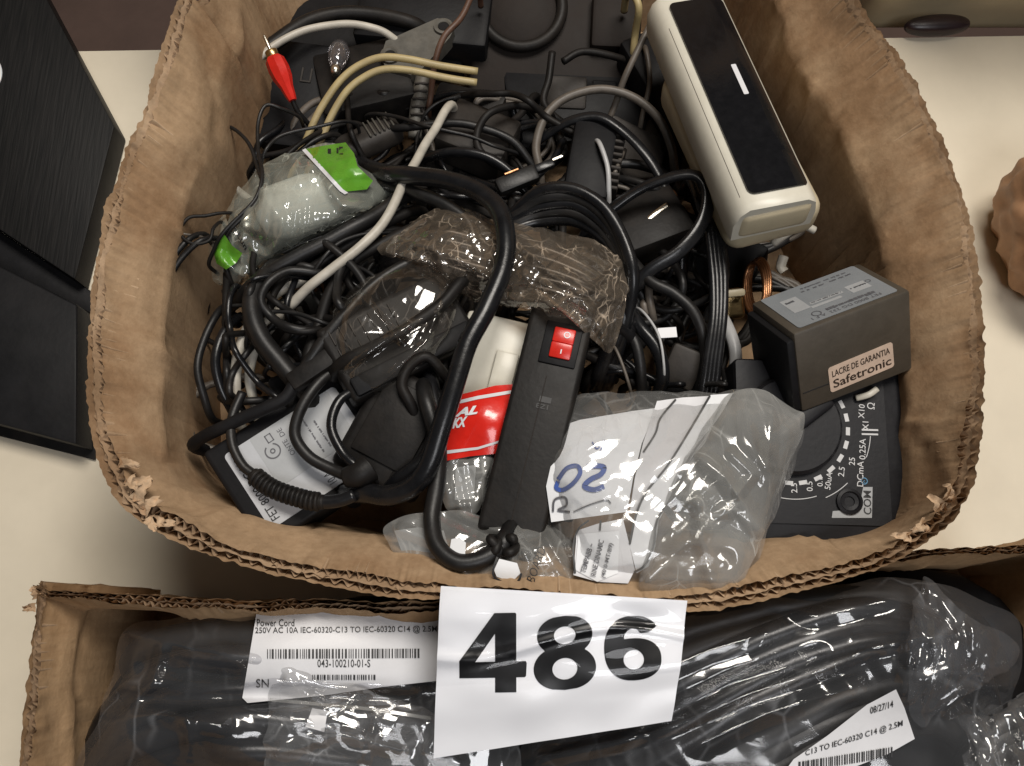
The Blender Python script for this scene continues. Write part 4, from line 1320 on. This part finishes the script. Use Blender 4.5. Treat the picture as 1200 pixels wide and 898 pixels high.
# ================================================================ packets and films
def crumpler(zf, amp=.003, cs=70, seed=0, lean=None, spike=.5, folds=()):
    """height of a crumpled film over the height function zf: straight creases, soft waves and hand-placed folds"""
    rng = random.Random(seed * 13.7)
    waves = []
    for k in range(9):
        an = rng.uniform(0, math.pi) if lean is None else R(lean) + rng.gauss(0, .42)
        waves.append((math.cos(an), math.sin(an), .20 * 1.32 ** k, 1.5 / (1.18 ** k)))

    def zz(x, y):
        z = zf(x, y)
        g = P(x, y, z) * cs
        gw = g + noise.noise_vector(g * .22 + Vector((seed, 1, 0))) * 1.1
        cr = 0.0
        for (ax_, ay_, fr, am) in waves:
            ph = (gw.x * ax_ + gw.y * ay_) * fr
            ph -= math.floor(ph)
            cr += am * (abs(2 * ph - 1) - .5) * (.35 + noise.noise(g * .3 * fr + Vector((fr * 7, seed, ax_))) * 1.2)
        cr = cr * (0.8 + .5 * spike) + 0.9 * noise.noise(g * .3 + Vector((seed, 0, 5)))
        for fl_ in folds:
            best = 1e9
            for (ax0, ay0), (bx0, by0) in zip(fl_[1:], fl_[2:]):
                ex, ey = bx0 - ax0, by0 - ay0
                tt = min(1, max(0, ((x - ax0) * ex + (y - ay0) * ey) / (ex * ex + ey * ey)))
                best = min(best, math.hypot(x - ax0 - tt * ex, y - ay0 - tt * ey))
            z += fl_[0][0] * max(0, 1 - best / fl_[0][1])
        return z + amp * cr
    return zz


def blob_film(name, outline, zf, mat, parent, nr=34, amp=.003, cs=70, edge_drop=.012, seed=0, per=10, lean=None, spike=0.5, folds=()):
    """crumpled plastic laid over a height function; outline is star-shaped, in picture pixels"""
    ol = catmull([Vector((x, y, 0)) for x, y in outline], per, True)
    c = sum(ol, Vector()) / len(ol)
    m = len(ol)
    zz = crumpler(zf, amp, cs, seed, lean, spike, folds)
    V, F = [P(c.x, c.y, zz(c.x, c.y))], []
    for i in range(1, nr + 1):
        t = (i / nr) ** .9
        for k in range(m):
            q = c.lerp(ol[k], t)
            v = P(q.x, q.y, zz(q.x, q.y) - edge_drop * t ** 6)
            if t > .8:
                s = v * cs * 1.3 + Vector((seed, seed * 1.7, 0))
                v += Vector((noise.noise(s), noise.noise(s + Vector((9, 9, 9))), 0)) * amp * 1.0 * (t - .8) / .2
            V.append(v)
    for k in range(m):
        F.append([0, 1 + k, 1 + (k + 1) % m])
    for i in range(nr - 1):
        for k in range(m):
            a, b = 1 + i * m + k, 1 + i * m + (k + 1) % m
            F.append([a, a + m, b + m, b])
    return mk(name, V, orient(V, F), mat, parent)


def film_patch(name, outline, zf, lift, mat, parent, step=5.0, th=.0002):
    """flat printed piece following a film"""
    vf = refine(poly2d(outline), step)
    V = []
    for x, y in vf[0]:
        V.append(P(x, y, zf(x, y) + lift))
    return mk(name, V, orient(V, vf[1]), mat, parent)


def gauss(x, y, cx, cy, sx, sy):
    return math.exp(-((x - cx) / sx) ** 2 - ((y - cy) / sy) ** 2)


# ---- lamp bag with green print
gb = thing('lamp_bag', P(350, 250, .1), 'clear bag with bright green print holding a white lamp', 'bag')


def zg(x, y):
    return .126 + .040 * gauss(x, y, 350, 250, 95, 60) + .012 * gauss(x, y, 400, 200, 40, 30)


GF = [[(.005, 12), (300, 215), (330, 260), (320, 300)], [(.005, 10), (360, 190), (400, 240), (430, 245)], [(-.004, 10), (270, 260), (310, 290)], [(.004, 9), (340, 180), (350, 215)], [(.004, 9), (255, 300), (285, 325)]]
blob_film('film', [(248, 326), (243, 296), (258, 258), (282, 222), (305, 197), (350, 176), (398, 166), (412, 180), (436, 205), (465, 222), (440, 248), (395, 272), (340, 298), (300, 325), (272, 338)], zg, M['film_green'], gb, 60, .0042, 60, .020, 3.3, spike=1.0, folds=GF)
zgf = crumpler(zg, .0042, 60, 3.3, None, 1.0, GF)
film_patch('green_print', [(357, 175), (378, 171), (405, 167), (415, 180), (419, 195), (437, 212), (430, 222), (403, 225), (385, 206)], zgf, .0005, M['green_print'], gb, 3)
film_patch('print_border', [(354, 176), (358, 174), (402, 222), (408, 226), (404, 228), (398, 224)], zgf, .0008, M['sticker_white'], gb, 3)
film_patch('green_print', [(249, 292), (263, 275), (272, 288), (284, 297), (277, 308), (265, 316), (254, 309)], zgf, .0005, M['green_print'], gb, 3)
tv_, tf_ = text2d('n Lun', 1.0, .02)
film_patch2 = [(272 + x * 11 * .62 + y * 11 * .45, 265 + x * 13 - y * 6) for x, y in tv_]
mk('printed_text', [P(x, y, zgf(x, y) + .0009) for x, y in film_patch2], tf_, M['ink'], gb, smooth=False)
tv_, tf_ = marks(0, 0, 2.2, 1, 5)
q_ = fit((tv_, tf_), 384, -181, 402, -172)[0]
mk('printed_text', [P(x, -y, zgf(x, -y) + .0010) for x, y in q_], tf_, M['ink'], gb, smooth=False)
lw = thing('white_lamp', P(355, 240, .12), 'white lamp inside the green-printed bag', 'lamp')
Mq = frame(352, 240, .126, 22, 0)
mk('diffuser', *xf(Mq @ Matrix.Rotation(math.pi / 2, 4, 'Y'), lathe([(.004, -.034), (.015, -.031), (.021, -.018), (.021, .008), (.018, .022), (.012, .029)], 30)), M['lamp_white'], lw)
mk('screw_base', *xf(Mq @ Matrix.Rotation(math.pi / 2, 4, 'Y'), lathe([(.012, -.054), (.012, -.036), (.009, -.034)], 22)), M['metal'], lw)
cord('packet_barcode', [(330, 296, .1445), (350, 286, .149), (372, 278, .150), (395, 270, .149)], .0001, M['ink_grey'], None, parent=gb, dive=(0, 0))

# ---- brown crumpled wrapper over black cords
bwr = thing('plastic_wrapper', P(600, 310, .13), 'crumpled brownish clear wrapper round a black cord hank', 'wrapper')


def zb(x, y):
    return .156 + .020 * gauss(x, y, 520, 290, 70, 40) + .022 * gauss(x, y, 650, 315, 80, 45) + .030 * gauss(x, y, 665, 365, 70, 45)


blob_film('film', [(442, 294), (470, 270), (505, 247), (540, 243), (580, 256), (620, 264), (680, 278), (725, 298), (738, 328), (733, 362), (722, 400), (712, 414), (700, 394), (676, 378), (640, 368), (595, 360), (555, 352), (520, 336), (488, 310)],
          zb, M['film_brown'], bwr, 76, .0026, 110, .014, 9.1, spike=1.3, folds=[[(.005, 9), (470, 280), (530, 300), (580, 330)], [(.005, 9), (600, 280), (660, 330), (720, 350)], [(.005, 8), (640, 365), (690, 340), (730, 310)], [(.006, 10), (680, 350), (705, 385), (712, 410)], [(-.004, 10), (560, 340), (640, 345), (700, 375)], [(.004, 8), (500, 255), (520, 320)]])
for k in range(5):
    cord('cord_strand', [(470, 288 + k * 7, .140), (520, 275 + k * 10, .152), (570, 285 + k * 11, .150), (630, 292 + k * 12, .160), (690, 318 + k * 10, .158), (722, 350 + k * 8, .140)], .0052, M['black_gloss'], None, parent=bwr, seed=k * 1.9)

blob_film('clear_cover', [(388, 400), (400, 352), (440, 322), (490, 305), (528, 316), (540, 350), (520, 400), (480, 440), (430, 466), (398, 450)], lambda x, y: .176 - .00006 * abs(x - 465) - .00008 * abs(y - 390), M['film_cover'], fc, 40, .0022, 60, .012, 6.1, spike=1.2,
          folds=[[(.004, 7), (395, 440), (450, 400), (530, 350)], [(.004, 7), (420, 345), (470, 400)], [(.004, 7), (440, 455), (500, 400), (525, 330)]])
# ---- pale box, red packet
pb_ = thing('pale_box', P(580, 420, .12), 'pale beige plastic box wedged between thick cable and power strip', 'box')
mk('body', *xf(frame(578, 420, .146, -14, 4), rbox(.052, .062, .03, .003, 2, 0, 0, -.015)), M['ivory'], pb_, sharp=40)
mk('raised_lip', *xf(frame(590, 436, .148, -14, 4), rbox(.016, .028, .004, .001, 2)), M['ivory'], pb_, sharp=40)
rp = thing('red_packet', P(565, 495, .13), 'red printed packet with white lettering beside the power strip', 'packet')


def zr(x, y):
    return .156 + .010 * gauss(x, y, 570, 490, 40, 40)


film_patch('red_film', [(524, 466), (550, 460), (580, 452), (606, 450), (600, 480), (590, 505), (580, 532), (550, 535), (524, 540), (520, 500)], zr, 0, M['red_print'], rp, 4)
film_patch('white_stripe', [(526, 472), (560, 464), (602, 457), (601, 461), (560, 468), (526, 476)], zr, .0006, M['sticker_white'], rp, 6)
film_patch('white_stripe', [(524, 528), (560, 524), (586, 516), (585, 519), (560, 527), (524, 532)], zr, .0006, M['sticker_white'], rp, 6)
for body, (xa, ya, xb, yb) in (('AL', (532, 478, 560, 488)), ('KX', (530, 489, 548, 501))):
    tv_, tf_ = text2d(body, 1.0, .05, shear=.4)
    q_ = fit((tv_, tf_), xa, -yb, xb, -ya)[0]
    mk('white_lettering', [P(x, -y + (x - 540) * -.15, zr(x, -y) + .0009) for x, y in q_], tf_, M['paper'], rp, smooth=False)
blob_film('clear_end', [(522, 535), (552, 530), (582, 525), (572, 565), (560, 600), (536, 606), (518, 580)], lambda x, y: .158, M['film_milky'], rp, 20, .003, 90, .006, 4.4)
film_patch('seal_label', [(534, 548), (558, 545), (555, 585), (533, 586)], lambda x, y: .154, 0, M['sticker_pale'], rp, 8)

# ---- cards lying under the front bag
hc = thing('paper_card', P(485, 640, .15), 'white card with slanted grey print sticking out below the cables', 'card')


def zc_(x, y):
    return .158 + .00004 * (x - 460) + .010 * gauss(x, y, 570, 660, 90, 40)


film_patch('card', [(462, 622), (490, 618), (520, 622), (528, 650), (512, 672), (490, 660), (470, 645)], zc_, 0, M['sticker_pale'], hc, 5)
tv_, tf_ = text2d('HANNS', 1.0, .03)
q_ = fit((tv_, tf_), 0, 0, 1, 1)[0]
mk('printed_text', [P(471 + x * 22 + y * 14, 630 + x * 28 - y * 6, .1586 + .00004 * (471 + x * 22 - 460)) for x, y in q_], tf_, M['ink_grey'], hc, smooth=False)

# ---- big front bag with papers
fbg = thing('paper_bag_clear', P(760, 600, .14), 'clear plastic bag stuffed with papers spilling over the front rim', 'bag')
fbg.name = 'plastic_bag'


def zf_(x, y):
    z = .170 + .024 * gauss(x, y, 720, 580, 130, 90) + .016 * gauss(x, y, 860, 560, 70, 110)
    z += .018 * max(0.0, min(1.0, (y - 600) / 80))
    return z


bag_out = [(640, 500), (668, 470), (705, 460), (780, 460), (850, 459), (895, 457), (930, 478), (946, 490), (930, 545), (910, 600), (892, 645), (878, 668), (868, 690), (835, 696), (770, 700), (742, 690), (700, 684), (668, 672), (645, 620), (632, 560)]
blob_film('film', bag_out, zf_, M['film_front'], fbg, 64, .0030, 50, .022, 5.5, spike=.8)
blob_film('clear_side', [(852, 462), (895, 459), (930, 480), (942, 492), (926, 548), (905, 602), (886, 650), (862, 690), (800, 694), (748, 688), (770, 610), (800, 540), (828, 495)], lambda x, y: zf_(x, y) + .004, M['film_milky'], fbg, 80, .0030, 34, .012, 2.2, spike=.9,
          folds=[[(.006, 16), (800, 520), (850, 560), (893, 625)], [(.006, 13), (818, 590), (824, 640), (838, 688)], [(.005, 18), (872, 468), (882, 520), (905, 560)], [(-.005, 16), (790, 604), (850, 612), (890, 640)],
                 [(.005, 14), (756, 680), (800, 640), (850, 600)], [(.004, 12), (905, 480), (900, 545)], [(.004, 10), (858, 532), (882, 556), (866, 578)], [(-.004, 14), (780, 650), (850, 655)]])
blob_film('lower_film', [(448, 626), (470, 604), (520, 598), (575, 606), (630, 612), (662, 628), (690, 664), (694, 690), (640, 694), (590, 696), (545, 688), (500, 674), (466, 654)], lambda x, y: zc_(x, y) + .008, M['film_milky'], fbg, 50, .0030, 50, .006, 7.2, spike=1.0, folds=[[(.005, 10), (470, 620), (520, 640), (560, 690)], [(.005, 10), (600, 620), (620, 660), (610, 690)], [(-.004, 9), (520, 605), (600, 640)], [(.004, 8), (640, 630), (670, 680)]])


def zp(x, y):
    return zf_(x, y) - .010 + .0016 * noise.noise(Vector((x * .03, y * .03, 2)))


pp = film_patch('paper_sheet', [(656, 500), (680, 492), (740, 482), (770, 478), (752, 520), (742, 560), (735, 600), (690, 606), (646, 612), (640, 570)], zp, 0, M['paper'], fbg, 6)
pp2 = film_patch('paper_sheet', [(770, 470), (800, 466), (835, 464), (812, 505), (792, 545), (772, 580), (760, 600), (738, 600), (744, 560), (754, 518)], zp, .0010, M['sticker_white'], fbg, 6)
stp = film_patch('printed_strip', [(833, 463), (860, 461), (845, 490), (822, 520), (800, 552), (788, 582), (772, 610), (768, 640), (760, 664), (746, 672), (738, 640), (746, 600), (760, 575), (782, 548), (806, 510)], zp, .0020, M['paper'], fbg, 6)


def stroke(parent, line, wpx, zf, lift, mat, name='black_line'):
    ln = catmull([Vector((x, y, 0)) for x, y in line], 6)
    V, F = [], []
    for i, p in enumerate(ln):
        t = ln[min(i + 1, len(ln) - 1)] - ln[max(i - 1, 0)]
        s = Vector((-t.y, t.x, 0)).normalized() * (wpx / 2)
        for q in (p - s, p + s):
            V.append(P(q.x, q.y, zf(q.x, q.y) + lift))
    for i in range(len(ln) - 1):
        F.append([2 * i, 2 * i + 1, 2 * i + 3, 2 * i + 2])
    return mk(name, V, orient(V, F), mat, parent)


stroke(stp, [(832, 464), (806, 508), (782, 546), (758, 576), (746, 602), (738, 638)], 2.6, zp, .0032, M['ink'])
stroke(stp, [(860, 462), (842, 492), (818, 522), (798, 554), (786, 584), (770, 610), (766, 640), (756, 662), (743, 671)], 2.6, zp, .0032, M['ink'])
stroke(pp2, [(792, 468), (774, 490), (768, 508), (754, 530)], 2.4, zp, .0022, M['ink'])
# blue marker "20" upside on the sheet and a pencil R
stroke(pp, [(654, 564), (652, 572), (660, 574), (672, 566), (680, 554), (676, 546), (664, 549), (654, 562)], 5, zp, .0012, M['ink_blue'], 'blue_number')
stroke(pp, [(688, 547), (700, 546), (708, 548), (704, 556), (692, 562), (685, 570), (696, 574), (708, 570)], 6, zp, .0012, M['ink_blue'], 'blue_number')
stroke(pp, [(648, 600), (650, 586), (662, 583), (664, 592), (654, 598), (668, 600)], 2.4, zp, .0012, M['ink_grey'], 'pencil_letter')
stroke(pp, [(694, 518), (700, 526), (708, 516), (704, 528)], 1.5, zp, .0012, M['ink_blue'], 'pen_scribble')
stroke(pp, [(672, 600), (690, 592), (710, 586), (716, 590)], 1.5, zp, .0012, M['ink_grey'], 'pencil_letter')
# cable label card
lc = film_patch('label_card', [(676, 622), (700, 614), (730, 608), (738, 640), (744, 668), (736, 684), (700, 682), (672, 674)], zp, .0026, M['sticker_white'], fbg, 6)
film_patch('label_slip', [(678, 626), (726, 622), (724, 672), (700, 682), (674, 668)], zp, .0034, M['paper'], fbg, 6)
for body, (ox, oy), ln in (('TEMPABB ~', (686, 672), 34), ('RINE DINAMIC', (698, 676), 42), ('(40 0-MT/B9)', (710, 678), 40)):
    tv_, tf_ = fit(text2d(body, 1.0, .01), 0, 0, 1, 1)
    mk('printed_text', [P(ox + y * -6 + x * 10, oy - x * ln - y * 2, zp(ox, oy - x * ln) + .0046) for x, y in tv_], tf_, M['ink_grey'], fbg, smooth=False)
stroke(fbg, [(674, 672), (672, 640), (678, 620), (690, 610)], 2.2, zp, .0036, M['ink'])
stroke(fbg, [(704, 610), (703, 622)], 2.4, zp, .0036, M['ink'])
# film prints in front of the power strip
for pts_, nm in (([(529, 632), (538, 630), (546, 636), (545, 650), (534, 653), (527, 644)], 'white_patch'), ([(585, 655), (606, 660), (610, 672), (600, 682), (582, 676), (579, 668)], 'white_patch')):
    film_patch(nm, pts_, lambda x, y: zc_(x, y) + .008, .006, M['paper'], fbg, 6)
stroke(fbg, [(583, 653), (578, 668), (581, 678), (600, 685), (608, 680), (611, 672)], 2.6, lambda x, y: zc_(x, y) + .008, .0085, M['ink'])
for body, (ox, oy), (ux, uy), (vx, vy) in (('BOARD', (626, 684), (14, -40), (-9, -5)), ('8', (580, 690), (2, -5), (-5, -2))):
    tv_, tf_ = fit(text2d(body, 1.0, -.005), 0, 0, 1, 1)
    mk('marker_text', [P(ox + x * ux + y * vx, oy + x * uy + y * vy, zc_(ox + x * ux, oy + x * uy) + .017) for x, y in tv_], tf_, M['ink'], fbg, smooth=False)

# ================================================================ the front box: bagged power cords
def bundle(root, paths, r, mat, seed):
    for k, pth in enumerate(paths):
        cord('power_cord', pth, r, mat, None, parent=root, seed=seed + k * 1.7)


for (cx_, cy_, wx_, lab_) in ((370, 880, .30, 'black wrapped cord pack low in the front box, near its torn side wall'), (900, 850, .40, 'black wrapped cord pack low in the front box, under the dated label')):
    o = pillow('cord_pack', cx_, cy_, .075, wx_ / 2, .10, .030, M['black_matt'], 8, .6, amp=.004)
    tag(o, lab_, 'cord pack')
b1 = thing('cord_bag', P(300, 800, .06), 'clear bag of black power cords with a white barcode label', 'bag')
bundle(b1, [[(470, 770 + k * 26, .105), (380, 752 + k * 28, .120 + .004 * (k % 2)), (270, 742 + k * 30, .122), (190, 750 + k * 32, .116), (155, 775 + k * 30, .10), (170, 800 + k * 26, .085)] for k in range(5)], .0086, M['black'], 1)
bundle(b1, [[(420, 790 + k * 34, .112), (300, 772 + k * 36, .128), (200, 786 + k * 36, .126), (140, 826 + k * 32, .112), (112, 880 + k * 26, .095)] for k in range(4)], .0095, M['black_gloss'], 9)


def zl(x, y):
    return .135 + .018 * gauss(x, y, 290, 770, 150, 60) + .022 * gauss(x, y, 240, 860, 130, 40) - .010 * gauss(x, y, 260, 815, 220, 12)


blob_film('film', [(150, 735), (200, 722), (290, 716), (400, 712), (500, 716), (560, 760), (570, 830), (560, 930), (400, 960), (200, 960), (78, 940), (88, 890), (112, 850), (130, 790)], zl, M['film_clear'], b1, 70, .0034, 26, .016, 1.1, spike=.8,
          folds=[[(.007, 16), (150, 740), (230, 762), (300, 772)], [(.006, 14), (125, 805), (230, 812), (330, 800), (480, 806)], [(.006, 16), (108, 850), (180, 838), (260, 850)], [(.006, 12), (218, 842), (224, 880), (220, 930)], [(-.006, 16), (170, 780), (270, 792)], [(.005, 12), (330, 850), (300, 900)], [(.005, 10), (190, 760), (180, 800), (150, 830)]])


def zlab(x, y):
    return zl(x, y) + .006


lab = film_patch('barcode_label', [(301, 716), (360, 712), (430, 710), (500, 708), (540, 708), (540, 795), (450, 805), (380, 815), (290, 824), (284, 818), (292, 770)], zlab, 0, M['sticker_white'], b1, 7)


def label_text(parent, body, x0, y0, x1, y1, zf, lift, mat=None, dy=0.0, bold=.004):
    V, F = fit(text2d(body, 1.0, bold), x0, -y1, x1, -y0)
    V, F = refine((V, F), 9)
    V = [P(x, -y + (x - x0) * dy, zf(x, -y + (x - x0) * dy) + lift) for x, y in V]
    return mk('printed_text', V, orient(V, F), mat or M['ink'], parent, smooth=False)


def barcode(parent, x0, y0, x1, y1, zf, lift, seed, dy=0.0):
    random.seed(seed)
    rs, x = [], x0
    while x < x1:
        wv = random.choice([1.0, 1.0, 1.6, 2.4])
        rs.append((x, -y1, x + wv, -y0))
        x += wv + random.choice([1.0, 1.4, 2.0])
    V, F = refine(rects2d(rs), 9)
    V = [P(a, -b + (a - x0) * dy, zf(a, -b + (a - x0) * dy) + lift) for a, b in V]
    return mk('barcode', V, orient(V, F), M['ink'], parent, smooth=False)


label_text(lab, 'Power Cord', 301, 726, 345, 734, zlab, .0008)
label_text(lab, '250V AC 10A IEC-60320-C13 TO IEC-60320 C14 @ 2.5M', 299, 735, 512, 744, zlab, .0008, dy=-.008)
barcode(lab, 313, 761, 490, 772, zlab, .0008, 3, dy=-.004)
label_text(lab, '043-100210-01-S', 372, 773, 434, 782, zlab, .0008)
barcode(lab, 366, 791, 440, 797, zlab, .0008, 4)
label_text(lab, 'SN', 300, 796, 315, 806, zlab, .0008)

b2 = thing('zip_bag', P(430, 850, .1), 'small zip-lock bag of clear film lying on the cord bags', 'bag')


def zz_(x, y):
    return zl(x, y) + .012 + .008 * gauss(x, y, 420, 860, 80, 50)


blob_film('film', [(327, 785), (370, 795), (440, 810), (500, 832), (560, 852), (602, 862), (598, 930), (450, 960), (318, 950), (311, 880), (314, 830)], zz_, M['film_zip'], b2, 50, .0030, 60, .006, 6.6, spike=1.0, folds=[[(.005, 10), (340, 800), (380, 830), (420, 812)], [(.005, 10), (330, 880), (400, 860), (470, 880)], [(.005, 10), (520, 850), (500, 880), (540, 895)], [(.004, 8), (440, 840), (430, 890)]])
stroke(b2, [(316, 820), (380, 826), (440, 832), (505, 842)], 4, zz_, .004, M['film_milky'], 'zip_seal')
film_patch('paper_slip', [(366, 830), (384, 833), (380, 858), (358, 852)], zz_, -.001, M['sticker_white'], b2, 8)

b3 = thing('cord_bag', P(950, 800, .06), 'large clear bag of black power cords with dated white label', 'bag')
bundle(b3, [[(640, 900 - k * 30, .105), (740, 850 - k * 30, .122 + .004 * (k % 2)), (850, 790 - k * 22, .132), (960, 745 - k * 14, .134), (1060, 715 - k * 4, .130), (1130, 725 + k * 8, .116), (1160, 765 + k * 8, .10)] for k in range(4)], .0090, M['black'], 3)
bundle(b3, [[(700, 930 - k * 26, .118), (800, 870 - k * 24, .135), (900, 812 - k * 22, .142), (1010, 770 - k * 18, .142), (1100, 770 - k * 10, .132), (1150, 800, .115), (1160, 850 + k * 10, .10)] for k in range(4)], .0086, M['black_gloss'], 6)
bundle(b3, [[(800, 960 - k * 18, .12), (900, 905 - k * 20, .134), (1000, 858 - k * 22, .138), (1090, 845 - k * 18, .132), (1140, 870, .11)] for k in range(3)], .0100, M['black'], 12)


def zq(x, y):
    return .148 + .014 * gauss(x, y, 900, 790, 190, 60) + .018 * gauss(x, y, 1090, 760, 70, 60) + .010 * gauss(x, y, 800, 870, 120, 60)


blob_film('film', [(720, 760), (800, 725), (900, 700), (1000, 684), (1080, 678), (1150, 700), (1192, 728), (1196, 780), (1186, 830), (1190, 900), (1160, 960), (1000, 970), (800, 975), (660, 960), (600, 930), (620, 860), (660, 800)], zq, M['film_clear'], b3, 86, .0036, 24, .016, 8.8, spike=.8,
          folds=[[(.008, 13), (640, 888), (720, 872), (800, 846), (880, 812), (950, 790), (1020, 760), (1080, 748), (1140, 742)], [(.006, 18), (720, 810), (830, 762), (910, 738)], [(.007, 16), (1078, 690), (1068, 760), (1060, 812)], [(.006, 14), (1080, 800), (1140, 775), (1190, 765)],
                 [(.005, 16), (900, 706), (960, 722), (1040, 702)], [(.006, 18), (820, 872), (900, 836), (1000, 806)], [(-.006, 18), (760, 850), (860, 800), (960, 770)], [(.005, 12), (890, 760), (905, 730)], [(.006, 14), (1110, 830), (1150, 800), (1185, 800)]])
blob_film('folded_film', [(1078, 690), (1090, 684), (1130, 720), (1180, 745), (1190, 780), (1150, 800), (1110, 830), (1076, 850), (1066, 800), (1060, 750)], lambda x, y: zq(x, y) + .008, M['film_clear'], b3, 30, .0055, 60, .004, 3.7, spike=.9)


def zd(x, y):
    return zq(x, y) + .0065


lab3 = film_patch('dated_label', [(1050, 808), (1060, 830), (1072, 866), (1040, 884), (960, 915), (900, 930), (930, 890), (970, 862), (1016, 826)], zd, 0, M['sticker_white'], b3, 7)
label_text(lab3, '08/27/14', 1020, 829, 1047, 837, zd, .0008, dy=-.3)
label_text(lab3, 'C13 TO IEC-60320 C14 @ 2.5M', 944, 879, 1058, 888, zd, .0008, dy=-.31)
barcode(lab3, 936, 893, 1046, 905, zd, .0008, 11, dy=-.16)
b4 = thing('cord_bag', P(1170, 860, .06), 'small crumpled clear bag in the corner of the front box', 'bag')
bundle(b4, [[(1120, 930 + k * 10, .115), (1150, 870 + k * 14, .13), (1190, 840 + k * 16, .13), (1240, 850 + k * 14, .115)] for k in range(3)], .009, M['black'], 15)
blob_film('film', [(1130, 842), (1180, 822), (1230, 800), (1270, 840), (1260, 940), (1180, 960), (1126, 930), (1136, 880)], lambda x, y: .150, M['film_zip'], b4, 36, .0062, 60, .012, 5.9, spike=.9)

# ================================================================ the 486 tag
tg = thing('number_tag', P(650, 800, .15), 'white laminated tag printed 486 in heavy black digits', 'tag')
TL, TR, BR, BL = P(517, 687, .203), P(806, 704, .201), P(787, 845, .188), P(508, 889, .184)


def sheet_pt(u, v, lift=0.0):
    """u right, v down, 0..1"""
    p = TL.lerp(TR, u).lerp(BL.lerp(BR, u), v)
    z = .0045 * math.sin(u * 3.0 + .4) * (1 - v) + .0045 * math.sin(v * math.pi) + .0022 * math.sin(v * 9 + u * 3.2) * (1 - v) + .0022 * noise.noise(Vector((u * 4, v * 4, 3)))
    z += .0018 * math.exp(-((v - .33 - .10 * math.sin(u * 5 + 1.0)) / .035) ** 2)
    return p + Vector((0, 0, z + lift))


V, F = [], []
nu, nv = 72, 48
for lift in (0.0, -.0004):
    for j in range(nv + 1):
        for i in range(nu + 1):
            V.append(sheet_pt(i / nu, j / nv, lift))
m1 = (nu + 1) * (nv + 1)
for j in range(nv):
    for i in range(nu):
        a = j * (nu + 1) + i
        F.append([a, a + nu + 1, a + nu + 2, a + 1])
        F.append([a + m1, a + 1 + m1, a + nu + 2 + m1, a + nu + 1 + m1])
mk('sheet', V, F, M['paper_gloss'], tg)


def ell(cx, cy, rx, ry, n=40):
    return [(cx + rx * math.cos(2 * math.pi * k / n), cy + ry * math.sin(2 * math.pi * k / n)) for k in range(n)]


four = poly2d([(.52, 1), (.83, 1), (.845, .985), (.845, .385), (.985, .385), (1, .36), (.99, .2), (.97, .185), (.845, .185), (.845, 0), (.53, 0), (.53, .185), (0, .185), (0, .40)], [(.53, .385), (.53, .74), (.235, .385)])


def eight():
    ol = []
    n = 60
    for s in (1, -1):
        for k in range(n + 1):
            y = (k / n) if s > 0 else 1 - k / n
            h = 0
            for cy, rx, ry in ((.735, .445, .265), (.295, .5, .295)):
                d = 1 - ((y - cy) / ry) ** 2
                if d > 0: h = max(h, rx * d ** .42)
            ol.append((.5 + s * h, y))
    o2 = []
    for p in ol:
        if not o2 or (Vector(p) - Vector(o2[-1])).length > 1e-4: o2.append(p)
    if (Vector(o2[0]) - Vector(o2[-1])).length < 1e-4: o2.pop()
    return poly2d(o2, ell(.5, .735, .175, .12), ell(.5, .285, .2, .145))


def six():
    o_ = []
    for k in range(0, 29):                      # over the top and down the far side
        a = R(38 + (270 - 38) * k / 28)
        o_.append((.515 + .505 * math.copysign(abs(math.cos(a)) ** .86, math.cos(a)), .5 + .5 * math.copysign(abs(math.sin(a)) ** .86, math.sin(a))))
    for k in range(1, 22):                      # round the bowl
        a = R(270 + (106 + 90) * k / 21)
        o_.append((.515 + .475 * math.copysign(abs(math.cos(a)) ** .86, math.cos(a)), .325 + .325 * math.copysign(abs(math.sin(a)) ** .86, math.sin(a))))
    o_ += [(.352, .67), (.37, .72), (.41, .77), (.485, .805), (.575, .79), (.635, .725), (.78, .735)]
    return poly2d(o_, ell(.515, .32, .175, .15))


def on_sheet(px, py):
    """photo pixel -> u, v of the sheet (bilinear inverse by iteration)"""
    a, b, c, d = (517, 687), (806, 704), (787, 845), (508, 889)
    u = v = .5
    for _ in range(25):
        x = (a[0] * (1 - u) + b[0] * u) * (1 - v) + (d[0] * (1 - u) + c[0] * u) * v
        y = (a[1] * (1 - u) + b[1] * u) * (1 - v) + (d[1] * (1 - u) + c[1] * u) * v
        u += (px - x) / 285.0
        v += (py - y) / (202 * (1 - u) + 141 * u)
    return u, v


for vf, (xa, ya, xb, yb), sk in ((four, (539, 719, 617, 811), -.02), (eight(), (625, 722, 697, 808), -.06), (six(), (706, 722, 774, 797), -.04)):
    V, F = refine(vf, .06)
    W = []
    for x, y in V:
        qx, qy = xa + x * (xb - xa), yb - y * (yb - ya) + (x - .5) * (xb - xa) * sk
        u, v = on_sheet(qx, qy)
        W.append(sheet_pt(u, v, .0005))
    mk('printed_digit', W, orient(W, F), M['ink_gloss'], tg)
# clear tape over the digits
M['tape'] = film('clear_tape', (0.99, 0.99, 0.99), 0.0, (0.7, 0.7, 0.7), 0.012, 0.12, 14, 0.06)
V, F = [], []
nu, nv = 60, 30
for j in range(nv + 1):
    for i in range(nu + 1):
        u, v = i / nu, .02 + .56 * j / nv
        V.append(sheet_pt(u, v, .0011 + .0006 * noise.noise(Vector((u * 7, v * 9, 1)))))
for j in range(nv):
    for i in range(nu):
        a = j * (nu + 1) + i
        F.append([a, a + nu + 1, a + nu + 2, a + 1])
mk('clear_tape', V, F, M['tape'], tg)
